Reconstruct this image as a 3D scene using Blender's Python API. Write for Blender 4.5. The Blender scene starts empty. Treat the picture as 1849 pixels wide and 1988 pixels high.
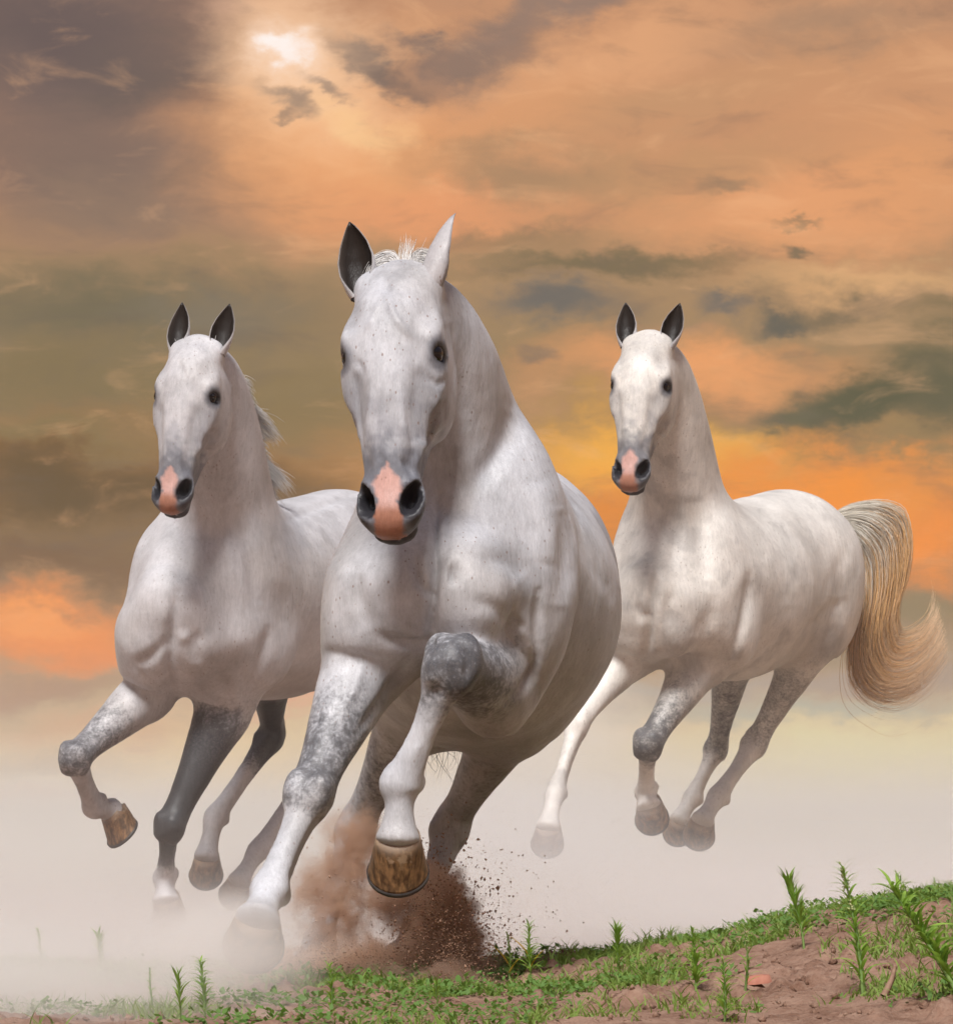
import bpy, math, random
import numpy as np
from mathutils import Vector, Matrix

# ------------------------------------------------------------------ camera
F = 9000.0                      # focal length of the telephoto, in pixels of a 1849 x 1988 frame
HORIZON = 1600.0                # row of the horizon in that frame
HC = 0.37                       # camera height above the trodden ground
sc = bpy.context.scene
cam_d = bpy.data.cameras.new("camera")
cam_d.sensor_fit = 'VERTICAL'
cam_d.sensor_height = 36.0
cam_d.lens = 36.0 * F / 1988.0
cam_d.shift_y = (HORIZON - 994.0) / 1988.0
cam_d.clip_start = 0.1
cam_d.clip_end = 5000.0
cam = bpy.data.objects.new("camera", cam_d)
sc.collection.objects.link(cam)
cam.location = (0, 0, HC)
cam.rotation_euler = (math.radians(90), 0, 0)
sc.camera = cam
cam_d.dof.use_dof = True
cam_d.dof.focus_distance = 10.6
cam_d.dof.aperture_fstop = 56.0
# ------------------------------------------------------------------ sky: lit evening clouds
def rgb(r, g, b):
    f = lambda c: (c / 255 / 12.92) if c / 255 <= .04045 else ((c / 255 + .055) / 1.055) ** 2.4
    return (f(r), f(g), f(b), 1.0)

class Nodes:
    """short hand for wiring node trees"""
    def __init__(s, tree): s.t = tree; s.n = tree.nodes; s.l = tree.links
    def new(s, kind, **kw):
        n = s.n.new(kind)
        for k, v in kw.items(): setattr(n, k, v)
        return n
    def put(s, sock, v):
        if hasattr(v, 'is_linked') or hasattr(v, 'links'): s.l.new(v, sock)
        else:
            try: sock.default_value = v
            except Exception:
                sock.default_value = (*v, 1.0) if len(v) == 3 and len(sock.default_value) == 4 else v
    def math(s, op, a, b=0.0, c=None, clamp=False):
        n = s.new('ShaderNodeMath', operation=op); n.use_clamp = clamp
        s.put(n.inputs[0], a); s.put(n.inputs[1], b)
        if c is not None: s.put(n.inputs[2], c)
        return n.outputs[0]
    def vec(s, op, a, b=(0, 0, 0)):
        n = s.new('ShaderNodeVectorMath', operation=op)
        s.put(n.inputs[0], a)
        if op not in ('LENGTH', 'NORMALIZE'): s.put(n.inputs[1], b)
        return n.outputs['Value'] if op in ('LENGTH', 'DOT_PRODUCT') else n.outputs[0]
    def ramp(s, v, a, b, lo=0.0, hi=1.0, kind='SMOOTHSTEP'):
        n = s.new('ShaderNodeMapRange', interpolation_type=kind)
        for i, q in enumerate((v, a, b, lo, hi)): s.put(n.inputs[i], q)
        return n.outputs[0]
    def mix(s, f, a, b, mode='MIX'):
        n = s.new('ShaderNodeMix', data_type='RGBA', blend_type=mode)
        s.put(n.inputs[0], f); s.put(n.inputs[6], a); s.put(n.inputs[7], b)
        return n.outputs[2]
    def noise(s, v, scale, detail=3.0, rough=.5, dist=0.0, col=False):
        n = s.new('ShaderNodeTexNoise')
        s.put(n.inputs['Vector'], v); n.inputs['Scale'].default_value = scale; n.inputs['Detail'].default_value = detail
        n.inputs['Roughness'].default_value = rough; n.inputs['Distortion'].default_value = dist
        return n.outputs['Color' if col else 'Fac']
    def sep(s, v):
        n = s.new('ShaderNodeSeparateXYZ'); s.put(n.inputs[0], v); return n.outputs
    def comb(s, x, y, z):
        n = s.new('ShaderNodeCombineXYZ')
        for i, q in enumerate((x, y, z)): s.put(n.inputs[i], q)
        return n.outputs[0]

SUN_AZ, SUN_EL = math.radians(-13), math.radians(53)     # seen from the horses: over the photographer's left shoulder
sun_dir = Vector((math.sin(SUN_AZ) * math.cos(SUN_EL), -math.cos(SUN_AZ) * math.cos(SUN_EL), math.sin(SUN_EL)))

world = bpy.data.worlds.new("World"); sc.world = world; world.use_nodes = True
W = Nodes(world.node_tree); W.n.clear()
tc = W.new('ShaderNodeTexCoord')
d = W.vec('NORMALIZE', tc.outputs['Generated'])
dx, dy, dz = W.sep(d)
az = W.math('ARCTAN2', dx, dy)
el = W.math('ARCSINE', dz)
# degrees, so that cloud sizes read easily
azd = W.math('MULTIPLY', az, 57.2958); eld = W.math('MULTIPLY', el, 57.2958)
flat = W.comb(azd, W.math('MULTIPLY', eld, 1.7), 0.0)
n1 = W.noise(flat, .6, 4, .55, .4, True)
n2 = W.noise(flat, 2.6, 6, .66, .2, True)
def warp(amount1, amount2):
    a = W.new('ShaderNodeVectorMath', operation='SCALE'); W.put(a.inputs[0], W.vec('SUBTRACT', n1, (.5, .5, .5))); a.inputs['Scale'].default_value = amount1
    b = W.new('ShaderNodeVectorMath', operation='SCALE'); W.put(b.inputs[0], W.vec('SUBTRACT', n2, (.5, .5, .5))); b.inputs['Scale'].default_value = amount2
    return W.vec('ADD', W.vec('ADD', W.comb(azd, eld, 0.0), a.outputs[0]), b.outputs[0])
wp = warp(1.25, .46)
_, wel, _ = W.sep(wp)
# bands by height above the horizon
cr = W.new('ShaderNodeValToRGB'); cr.color_ramp.interpolation = 'EASE'
W.put(cr.inputs[0], W.ramp(wel, -.5, 13.5, 0, 1, 'LINEAR'))
stops = [(-.5, (232,222,212)), (.30, (230,212,184)), (.95, (218,190,148)), (1.7, (186,156,122)), (2.4, (172,134,100)), (3.3, (150,122,90)), (4.3, (190,140,92)), (5.4, (150,128,96)), (6.6, (170,138,104)), (7.8, (206,150,110)), (9.2, (204,150,112)), (13.5, (140,122,116))]
els = cr.color_ramp.elements
for i, (h, c3) in enumerate(stops):
    t = (h + .5) / 14.0
    e = els[i] if i < 2 else els.new(t)
    e.position = t; e.color = rgb(*c3)
col = cr.outputs[0]
# cloud banks: direction in frame pixels of the telephoto (turned to degrees), size, colour, strength
def bank(px, py, rx, ry, c3, f, soft=.15, tilt=0.0):
    global col
    a0 = math.degrees(math.atan((px - 924.5) / F)); e0 = math.degrees(math.atan((HORIZON - py) / F))
    q = W.vec('SUBTRACT', wp, (a0, e0, 0))
    if tilt:
        m = W.new('ShaderNodeVectorRotate', rotation_type='Z_AXIS'); W.put(m.inputs['Vector'], q); m.inputs['Angle'].default_value = math.radians(tilt); q = m.outputs[0]
    k = math.degrees(1 / F)
    ln = W.vec('LENGTH', W.vec('MULTIPLY', q, (1 / (rx * k), 1 / (ry * k), 0)))
    w = W.math('MULTIPLY', W.ramp(ln, 1.0, soft, 0, 1), f)
    col = W.mix(w, col, rgb(*c3))
B_ = [
 (120,110,600,440,(120,103,97),.97,.2,0), (90,60,320,140,(106,92,90),.75,.1,0), (200,330,420,130,(128,110,100),.75,.1,0), (310,160,230,110,(112,98,92),.75,.1,8), (250,420,520,110,(140,120,104),.7,.1,0), (420,330,200,120,(150,124,106),.6,.1,0),
 (450,30,110,60,(206,164,138),.65,.1,0), (640,300,360,200,(240,170,116),.85,.05,0), (600,180,220,190,(250,202,158),.75,.05,0), (560,20,120,90,(240,190,150),.7,.1,0), (690,245,120,45,(252,206,150),.6,.1,15),
 (820,420,330,90,(236,160,112),.7,.1,0), (930,110,210,95,(140,118,106),.9,.2,-14), (1130,20,300,50,(142,122,112),.8,.15,-12), (1200,120,420,70,(226,168,124),.75,.1,-14), (1280,210,480,70,(196,150,112),.7,.1,-12),
 (1000,230,260,90,(222,160,114),.6,.1,-10), (1040,340,330,70,(164,134,104),.75,.15,6), (1340,330,360,80,(186,146,108),.6,.1,-6), (1640,130,330,170,(206,152,112),.6,.05,0), (1600,60,320,70,(160,132,110),.6,.1,-8),
 (1540,420,460,130,(236,166,116),.75,.05,0), (1780,330,260,150,(228,162,112),.6,.05,0), (1400,350,90,26,(140,122,100),.6,.2,0),
 (220,620,580,120,(120,110,88),.95,.15,0), (420,620,200,60,(136,124,108),.6,.1,0), (120,760,420,110,(128,112,82),.7,.1,0), (560,800,330,110,(138,118,84),.7,.1,0),
 (140,950,640,150,(104,86,62),.95,.15,0), (520,960,260,90,(116,94,66),.7,.1,0), (60,860,360,40,(136,122,88),.6,.1,0), (100,1100,420,60,(120,90,66),.7,.1,0),
 (110,1225,360,90,(242,146,78),.95,.15,0), (60,1205,150,30,(252,166,96),.6,.1,0), (220,1270,160,50,(238,140,76),.6,.1,0), (60,1330,330,40,(172,128,100),.7,.1,0), (200,1420,330,60,(206,156,118),.7,.1,0), (120,1480,300,30,(176,146,118),.6,.1,0), (420,1490,330,100,(234,200,140),.85,.05,0), (60,1560,460,50,(220,170,138),.8,.05,0), (600,1370,240,50,(232,166,128),.8,.1,0),
 (1180,520,330,34,(128,112,86),.95,.25,-2), (1000,470,200,40,(152,126,96),.7,.15,0), (1080,600,170,55,(116,111,104),.95,.2,0), (1390,585,90,34,(124,114,104),.9,.2,0), (1300,640,120,24,(170,136,108),.6,.1,0), (1530,612,80,26,(106,102,92),.95,.3,0), (1640,600,140,30,(128,112,90),.85,.2,0), (1830,610,110,30,(134,116,88),.8,.2,0), (1555,492,34,18,(126,112,90),.85,.3,0), (1540,440,60,12,(150,126,98),.7,.2,0),
 (1700,540,330,40,(232,180,128),.6,.1,0), (1350,720,420,90,(242,166,110),.85,.05,0), (1050,710,70,26,(146,122,100),.9,.3,12), (1010,760,120,60,(206,150,106),.5,.1,0),
 (1200,880,300,110,(246,178,78),.9,.05,0), (1400,860,260,60,(240,180,92),.7,.05,0), (1560,960,600,130,(246,150,66),.95,.05,0), (1740,1060,400,110,(244,146,68),.95,.1,0), (1300,1090,300,70,(232,146,72),.8,.1,0), (1150,1010,230,90,(228,140,62),.85,.1,0),
 (1640,800,180,78,(104,99,78),.98,.5,-6), (1700,770,110,80,(100,96,74),.95,.4,0), (1820,760,120,130,(106,100,78),.97,.45,0), (1540,810,70,36,(112,106,84),.9,.3,0), (1760,860,150,36,(150,128,92),.8,.2,0),
 (1760,1190,420,60,(146,126,94),.95,.3,0), (1640,1260,460,60,(158,136,108),.9,.1,0), (1700,1330,460,50,(162,142,128),.85,.1,0), (1300,1340,330,50,(176,164,150),.8,.1,0), (1560,1390,520,34,(172,170,152),.8,.1,0), (1660,1470,560,80,(226,212,160),.9,.05,0), (1550,1550,520,60,(232,218,170),.8,.05,0), (1030,1440,280,170,(228,214,200),.85,.05,0), (1020,1570,330,70,(240,234,226),.8,.05,0),
 (735,130,130,40,(124,106,97),.97,.35,27), (810,85,90,34,(134,114,104),.85,.2,15), (560,215,70,34,(126,110,100),.9,.25,25), (545,245,34,18,(120,106,98),.8,.3,0), (640,180,60,22,(120,104,96),.9,.3,20),
 (572,118,210,150,(252,208,170),.55,0.0,0), (572,118,100,66,(255,226,204),.75,0.0,0), (572,118,52,34,(255,243,236),1.0,.5,0)]
for (x_, y_, rx_, ry_, c_, f_, so_, ti_) in B_: bank(x_, y_, rx_ * 1.15, ry_ * 1.15, c_, f_, so_ * .45, ti_)
# finer streaks over everything
st = W.noise(W.comb(W.math('MULTIPLY', azd, .8), W.math('MULTIPLY', eld, 2.2), 3.0), .9, 7, .60, .6)
lowf = W.ramp(eld, 1.0, 3.5)
col = W.mix(W.math('MULTIPLY', W.ramp(st, .50, .74, 0, .30), lowf), col, rgb(116, 102, 92))
col = W.mix(W.math('MULTIPLY', W.ramp(st, .47, .24, 0, .26), lowf), col, rgb(250, 192, 142))
# high above, thin cloud lets the day sky through
sky = W.new('ShaderNodeTexSky', sky_type='NISHITA'); sky.sun_disc = False
sky.sun_elevation = SUN_EL; sky.sun_rotation = math.pi + SUN_AZ
skc = W.vec('MULTIPLY', sky.outputs[0], (.10, .10, .10))
cover = W.noise(d, 3.0, 5, .55)
hi = W.math('MULTIPLY', W.ramp(el, .25, .8), W.ramp(cover, .30, .62, .9, .45))
col = W.mix(hi, col, skc)
bg = W.new('ShaderNodeBackground'); W.put(bg.inputs[0], col); bg.inputs[1].default_value = 1.0
ow = W.new('ShaderNodeOutputWorld'); W.l.new(bg.outputs[0], ow.inputs[0])
world.cycles.sampling_method = 'MANUAL'; world.cycles.sample_map_resolution = 512; world.cycles.max_bounces = 2

sun_d = bpy.data.lights.new("sun", 'SUN'); sun_d.energy = 4.6; sun_d.angle = math.radians(20); sun_d.color = (1.0, .975, .945)
sun = bpy.data.objects.new("sun", sun_d); sc.collection.objects.link(sun)
sun.rotation_euler = sun_dir.to_track_quat('Z', 'Y').to_euler()
sc.view_settings.view_transform = 'Standard'; sc.view_settings.look = 'None'; sc.view_settings.exposure = 0.0; sc.view_settings.gamma = 1.0
sc.view_settings.use_curve_mapping = False
sc.cycles.use_denoising = True
sc.cycles.use_adaptive_sampling = True; sc.cycles.adaptive_threshold = .05
sc.cycles.max_bounces = 12; sc.cycles.diffuse_bounces = 3; sc.cycles.glossy_bounces = 2; sc.cycles.transparent_max_bounces = 6; sc.cycles.volume_bounces = 7
sc.cycles.volume_step_rate = 1.0; sc.cycles.volume_max_steps = 256
# ------------------------------------------------------------------ helpers
C = sc.collection
def P(px, py, Y):
    """a point of the place: its direction from the lens and its distance in metres"""
    return np.array([(px - 924.5) * Y / F, Y, HC + (HORIZON - py) * Y / F])

def link(name, me, mat=None, parent=None, smooth=True):
    o = bpy.data.objects.new(name, me)
    C.objects.link(o)
    if mat is not None:
        for m in (mat if isinstance(mat, (list, tuple)) else [mat]):
            me.materials.append(m)
    if parent is not None:
        o.parent = parent
    if smooth and len(me.polygons):
        me.polygons.foreach_set("use_smooth", np.ones(len(me.polygons), dtype=bool))
    me.update()
    return o

def mesh_np(name, verts, quads=None, tris=None):
    verts = np.asarray(verts, dtype=np.float32)
    nq = 0 if quads is None else len(quads)
    nt = 0 if tris is None else len(tris)
    me = bpy.data.meshes.new(name)
    me.vertices.add(len(verts))
    me.vertices.foreach_set("co", verts.ravel())
    loops = []
    if nq: loops.append(np.asarray(quads, dtype=np.int32).ravel())
    if nt: loops.append(np.asarray(tris, dtype=np.int32).ravel())
    loops = np.concatenate(loops)
    me.loops.add(len(loops))
    me.loops.foreach_set("vertex_index", loops)
    me.polygons.add(nq + nt)
    st = np.concatenate([np.arange(nq) * 4, nq * 4 + np.arange(nt) * 3]).astype(np.int32)
    me.polygons.foreach_set("loop_start", st)
    me.update(calc_edges=True)
    me.validate()
    return me

def set_col(me, name, rgb):
    a = me.attributes.new(name, 'FLOAT_COLOR', 'POINT')
    d = np.ones((len(me.vertices), 4), dtype=np.float32)
    d[:, :3] = rgb
    a.data.foreach_set("color", d.ravel())

def set_val(me, name, v):
    a = me.attributes.new(name, 'FLOAT', 'POINT')
    a.data.foreach_set("value", np.asarray(v, dtype=np.float32))

def empty(name, loc):
    o = bpy.data.objects.new(name, None)
    C.objects.link(o)
    o.location = loc
    o.empty_display_size = 0.1
    return o

def tag(o, label=None, cat=None, group=None, kind=None):
    if label: o["label"] = label
    if cat: o["category"] = cat
    if group: o["group"] = group
    if kind: o["kind"] = kind
    return o

def unit(v):
    v = np.asarray(v, dtype=float)
    return v / max(np.linalg.norm(v), 1e-9)

def sstep(a, b, x):
    t = np.clip((x - a) / (b - a), 0, 1)
    return t * t * (3 - 2 * t)

# value noise in numpy, for relief and for coat markings
def _hash3(i, j, k, seed):
    n = (i * 374761393 + j * 668265263 + k * 1274126177 + seed * 362437) & 0x7fffffff
    n = ((n ^ (n >> 13)) * 1274126177) & 0x7fffffff
    n = (n ^ (n >> 16)) & 0xffff
    return n.astype(np.float32) / 65535.0
def vnoise(p, scale, seed=0):
    q = np.asarray(p, dtype=np.float64) * scale
    i = np.floor(q).astype(np.int64); f = q - i
    f = f * f * (3 - 2 * f)
    out = 0
    for dx in (0, 1):
        for dy in (0, 1):
            for dz in (0, 1):
                w = (f[:, 0] if dx else 1 - f[:, 0]) * (f[:, 1] if dy else 1 - f[:, 1]) * (f[:, 2] if dz else 1 - f[:, 2])
                out = out + w * _hash3(i[:, 0] + dx, i[:, 1] + dy, i[:, 2] + dz, seed)
    return out
def fbm(p, scale, oct=4, seed=0, gain=0.5):
    s = 0; a = 1; t = 0
    for o in range(oct):
        s = s + a * vnoise(p, scale * 2 ** o, seed + o * 17); t += a; a *= gain
    return s / t

# ------------------------------------------------------------------ implicit body surface
def catmull(a, n):
    a = np.asarray(a, dtype=float)
    m = len(a)
    if m < 3: 
        t = np.linspace(0, 1, n + 1)[:, None]
        return a[0] * (1 - t) + a[-1] * t
    out = []
    for i in range(m - 1):
        p0 = a[max(i - 1, 0)]; p1 = a[i]; p2 = a[i + 1]; p3 = a[min(i + 2, m - 1)]
        for j in range(n):
            t = j / n
            out.append(0.5 * (2 * p1 + (p2 - p0) * t + (2 * p0 - 5 * p1 + 4 * p2 - p3) * t * t + (3 * p1 - p0 - 3 * p2 + p3) * t ** 3))
    out.append(a[-1])
    return np.array(out)

class Loft:
    """swept elliptical section; station = centre xyz, half width, radius on the +ref side, radius on the -ref side, blend, tone"""
    def __init__(s, st, ref, n=3, cap=1.0, op='add', straight=False, taper=None):
        st = np.asarray(st, dtype=float)
        if st.shape[1] == 7: st = np.hstack([st, np.zeros((len(st), 1))])
        R = catmull(st, 1 if straight else n) if not straight else st
        s.c = R[:, :3]; s.r = np.maximum(R[:, 3:6], 0.003); s.k = np.maximum(R[:, 6], 0.003); s.tone = R[:, 7]
        ref = np.asarray(ref, dtype=float)
        if ref.ndim == 2:
            ref = catmull(ref, n) if not straight else ref
        else:
            ref = np.tile(ref, (len(R), 1))
        T = np.gradient(s.c, axis=0)
        T /= np.linalg.norm(T, axis=1)[:, None] + 1e-9
        V = ref - (ref * T).sum(1)[:, None] * T
        V /= np.linalg.norm(V, axis=1)[:, None] + 1e-9
        s.T, s.V, s.U = T, V, np.cross(T, V)
        s.cap = cap; s.op = op
        s.tp = None if taper is None else catmull(np.array(taper, float)[:, None], n)[:, 0]
        rm = s.r.max(1)[:, None] + s.k[:, None] + 0.05
        s.lo = (s.c - rm).min(0); s.hi = (s.c + rm).max(0)
    def ev(s, p):
        segs = np.arange(len(s.c) - 1)
        ctr = (p.min(0) + p.max(0)) * .5
        if len(p) > 64:
            R = np.linalg.norm(p.max(0) - ctr)
            mid = (s.c[1:] + s.c[:-1]) * .5; hl = np.linalg.norm(s.c[1:] - s.c[:-1], axis=1) * .5
            dm = np.linalg.norm(mid - ctr, axis=1)
            segs = np.nonzero(dm - hl <= (dm + hl).min() + 2 * R)[0]
        A = (s.c[segs] - ctr).astype(np.float32); AB = (s.c[segs + 1] - s.c[segs]).astype(np.float32)
        q = (p - ctr).astype(np.float32)
        L2 = (AB * AB).sum(1) + 1e-12
        pa = q @ AB.T - (A * AB).sum(1)
        t = np.clip(pa / L2, 0, 1)
        d2 = (A * A).sum(1) - 2 * (q @ A.T) - 2 * t * pa + t * t * L2
        j = d2.argmin(1)
        ti = segs[j] + t[np.arange(len(p)), j].astype(float)
        if not hasattr(s, 'M'): s.M = np.hstack([s.c, s.U, s.V, s.T, s.r])
        i = np.minimum(ti.astype(int), len(s.c) - 2); f = (ti - i)[:, None]
        lp = lambda a: a[i] * (1 - f) + a[i + 1] * f
        M = lp(s.M)
        q = p - M[:, 0:3]; U = M[:, 3:6]; V = M[:, 6:9]; T = M[:, 9:12]; r = M[:, 12:15]
        u = (q * U).sum(1); v = (q * V).sum(1); w = (q * T).sum(1)
        ru = r[:, 0]
        if s.tp is not None:      # narrower towards the keel of the chest
            tp = s.tp[i] * (1 - f[:, 0]) + s.tp[i + 1] * f[:, 0]
            ru = ru * (1 - tp * sstep(-.15, 1.0, -v / r[:, 2]))
        rv = np.where(v > 0, r[:, 1], r[:, 2]); rw = np.minimum(ru, rv) * s.cap
        endm = (ti <= 1e-6) | (ti >= len(s.c) - 1 - 1e-6)
        # on the outside of a bend the section turns with the curve
        rad = np.sqrt(u * u + v * v); full = np.sqrt(rad * rad + w * w)
        g = np.where(endm, 1.0, full / np.maximum(rad, 1e-6))
        u = u * g; v = v * g
        w = np.where(endm, w, 0)
        k0 = np.sqrt((u / ru) ** 2 + (v / rv) ** 2 + (w / rw) ** 2) + 1e-9
        k1 = np.sqrt((u / ru ** 2) ** 2 + (v / rv ** 2) ** 2 + (w / rw ** 2) ** 2) + 1e-9
        d = k0 * (k0 - 1) / k1
        f = f[:, 0]
        k = s.k[i] * (1 - f) + s.k[i + 1] * f
        tn = s.tone[i] * (1 - f) + s.tone[i + 1] * f
        return d, k, tn

class Ell:
    """oriented ellipsoid: centre, radii along the three axes"""
    def __init__(s, c, r, k, axes=None, op='add', tone=0.0):
        s.c = np.asarray(c, float); s.rr = np.asarray(r, float); s.kk = k; s.op = op; s.tt = tone
        s.A = np.eye(3) if axes is None else np.array([unit(a) for a in axes])
        m = max(r) + k + 0.05
        s.lo = s.c - m; s.hi = s.c + m
    def ev(s, p):
        q = (p - s.c) @ s.A.T
        k0 = np.sqrt(((q / s.rr) ** 2).sum(1)) + 1e-9
        k1 = np.sqrt(((q / s.rr ** 2) ** 2).sum(1)) + 1e-9
        return k0 * (k0 - 1) / k1, np.full(len(p), s.kk), np.full(len(p), s.tt)

BIG = 0.25
def field(prims, p, tones=False):
    if len(p) > 6000:
        # work through the points in small neighbourhoods so that far prims are skipped
        key = np.floor(p / 0.13).astype(np.int64)
        key = (key[:, 0] * 4001 + key[:, 1]) * 4001 + key[:, 2]
        order = np.argsort(key, kind='stable')
        cuts = np.nonzero(np.diff(key[order]))[0] + 1
        f = np.empty(len(p)); ts = np.zeros(len(p))
        LO = np.array([r.lo for r in prims]); HI = np.array([r.hi for r in prims])
        for idx in np.split(order, cuts):
            q = p[idx]
            lo, hi = q.min(0), q.max(0)
            sub = [prims[i] for i in np.nonzero(((LO < hi) & (HI > lo)).all(1))[0]]
            if tones: f[idx], ts[idx] = _field(sub, q, True)
            else: f[idx] = _field(sub, q)
        return (f, ts) if tones else f
    return _field(prims, p, tones)
def _field(prims, p, tones=False):
    f = np.full(len(p), BIG); ts = np.zeros(len(p)); ws = np.full(len(p), 1e-6)
    for q in prims:
        m = np.nonzero(np.all((p > q.lo) & (p < q.hi), axis=1))[0]
        if len(m) == 0: continue
        d, k, tn = q.ev(p[m])
        a = f[m]
        if q.op == 'add':
            h = np.maximum(k - np.abs(a - d), 0) / k
            f[m] = np.minimum(a, d) - h * h * k * 0.25
            if tones:
                w = np.exp(-np.maximum(d, 0) / 0.012)
                ts[m] += w * tn; ws[m] += w
        else:
            d = -d
            h = np.maximum(k - np.abs(a - d), 0) / k
            f[m] = np.maximum(a, d) + h * h * k * 0.25
    return (f, ts / ws) if tones else f

def surface(prims, vox):
    """surface-nets mesh of the blended field"""
    adds = [q for q in prims if q.op == 'add']
    lo = np.min([q.lo for q in adds], axis=0) - 0.02
    hi = np.max([q.hi for q in adds], axis=0) + 0.02
    B = 4
    cs = vox * B
    n = np.ceil((hi - lo) / cs).astype(int) + 1
    ax = [lo[d] + (np.arange(n[d]) + 0.5) * cs for d in range(3)]
    G = np.stack(np.meshgrid(*ax, indexing='ij'), -1).reshape(-1, 3)
    fc = field(prims, G).reshape(n)
    act = np.abs(fc) < cs * 1.15
    N = n * B
    f = np.repeat(np.repeat(np.repeat(np.sign(fc).astype(np.float32) * BIG, B, 0), B, 1), B, 2)
    bi = np.argwhere(act)
    o = np.stack(np.meshgrid(np.arange(B), np.arange(B), np.arange(B), indexing='ij'), -1).reshape(-1, 3)
    CH = 20000
    for s0 in range(0, len(bi), CH):
        idx = (bi[s0:s0 + CH, None, :] * B + o[None]).reshape(-1, 3)
        pts = lo + (idx + 0.5) * vox
        f[idx[:, 0], idx[:, 1], idx[:, 2]] = field(prims, pts)
    ins = f < 0
    # active cells
    s8 = np.zeros(tuple(N - 1), dtype=np.uint8)
    for dx in (0, 1):
        for dy in (0, 1):
            for dz in (0, 1):
                s8 += ins[dx:N[0] - 1 + dx, dy:N[1] - 1 + dy, dz:N[2] - 1 + dz]
    cells = np.argwhere((s8 > 0) & (s8 < 8))
    vid = np.full(tuple(N - 1), -1, dtype=np.int32)
    vid[cells[:, 0], cells[:, 1], cells[:, 2]] = np.arange(len(cells))
    acc = np.zeros((len(cells), 3)); cnt = np.zeros(len(cells))
    corner = [(a, b, c) for a in (0, 1) for b in (0, 1) for c in (0, 1)]
    for a in corner:
        for b in corner:
            if sum(abs(x - y) for x, y in zip(a, b)) == 1 and a < b:
                fa = f[cells[:, 0] + a[0], cells[:, 1] + a[1], cells[:, 2] + a[2]]
                fb = f[cells[:, 0] + b[0], cells[:, 1] + b[1], cells[:, 2] + b[2]]
                m = (fa < 0) != (fb < 0)
                t = fa[m] / (fa[m] - fb[m])
                pa = np.array(a, float); pb = np.array(b, float)
                acc[m] += pa + t[:, None] * (pb - pa); cnt[m] += 1
    V = lo + (cells + 0.5 + acc / cnt[:, None]) * vox
    quads = []
    for d in range(3):
        e = [0, 0, 0]; e[d] = 1
        A = ins[:N[0] - e[0], :N[1] - e[1], :N[2] - e[2]]
        Bm = ins[e[0]:, e[1]:, e[2]:]
        ed = np.argwhere(A != Bm)
        d1, d2 = (d + 1) % 3, (d + 2) % 3
        ed = ed[(ed[:, d1] > 0) & (ed[:, d2] > 0) & (ed[:, d1] < N[d1] - 1) & (ed[:, d2] < N[d2] - 1)]
        fl = A[ed[:, 0], ed[:, 1], ed[:, 2]]
        def cv(o1, o2):
            c = ed.copy(); c[:, d1] += o1; c[:, d2] += o2
            return vid[c[:, 0], c[:, 1], c[:, 2]]
        q = np.stack([cv(-1, -1), cv(0, -1), cv(0, 0), cv(-1, 0)], 1)
        q[~fl] = q[~fl][:, ::-1]
        quads.append(q)
    Q = np.concatenate(quads)
    Q = Q[(Q >= 0).all(1)]
    # light smoothing (Taubin) to clear the grid's grain
    E = np.concatenate([Q[:, [0, 1]], Q[:, [1, 2]], Q[:, [2, 3]], Q[:, [3, 0]]])
    deg = np.bincount(E[:, 0], minlength=len(V)).astype(float)
    deg[deg == 0] = 1
    for lam in (0.5, -0.5, 0.5, -0.5):
        S = np.stack([np.bincount(E[:, 0], weights=V[E[:, 1], d], minlength=len(V)) for d in range(3)], 1)
        V = V + lam * (S / deg[:, None] - V)
    # keep the largest connected piece only
    lab = np.arange(len(V))
    while True:
        la, lb = lab[E[:, 0]], lab[E[:, 1]]
        m = la != lb
        if not m.any(): break
        np.minimum.at(lab, np.maximum(la[m], lb[m]), np.minimum(la[m], lb[m]))
        while True:
            nl = lab[lab]
            if (nl == lab).all(): break
            lab = nl
    big = np.bincount(lab).argmax()
    keep = lab == big
    Q = Q[keep[Q].all(1)]
    rm = np.cumsum(keep) - 1
    return V[keep], rm[Q]
# ------------------------------------------------------------------ horses
FORE = [  # segment, fraction, half width, front, back, blend
 (0,.0,.085,.085,.10,.15),(0,.5,.085,.095,.11,.15),(1,.0,.076,.078,.098,.14),(1,.2,.071,.071,.082,.10),(1,.48,.054,.054,.058,.04),
 (1,.78,.043,.043,.042,.02),(1,.93,.047,.045,.041,.015),(2,.0,.051,.048,.044,.015),(2,.13,.045,.041,.043,.015),(2,.27,.033,.030,.039,.012),
 (2,.55,.0275,.0255,.0345,.012),(2,.83,.031,.028,.036,.012),(2,1.,.0385,.035,.044,.012),(3,.35,.031,.030,.034,.012),(3,.7,.033,.032,.034,.012),(3,1.,.047,.044,.043,.01)]
HIND = [
 (0,.0,.10,.15,.15,.14),(0,.5,.105,.15,.18,.14),(1,.0,.088,.105,.145,.13),(1,.28,.072,.078,.105,.09),(1,.58,.053,.052,.068,.03),
 (1,.84,.041,.038,.060,.015),(2,.0,.047,.044,.062,.015),(2,.11,.046,.042,.054,.015),(2,.26,.036,.033,.043,.012),
 (2,.55,.0295,.0265,.036,.012),(2,.84,.032,.029,.038,.012),(2,1.,.040,.036,.047,.012),(3,.38,.031,.030,.034,.012),(3,.7,.033,.032,.034,.012),(3,1.,.048,.045,.044,.01)]

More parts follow.
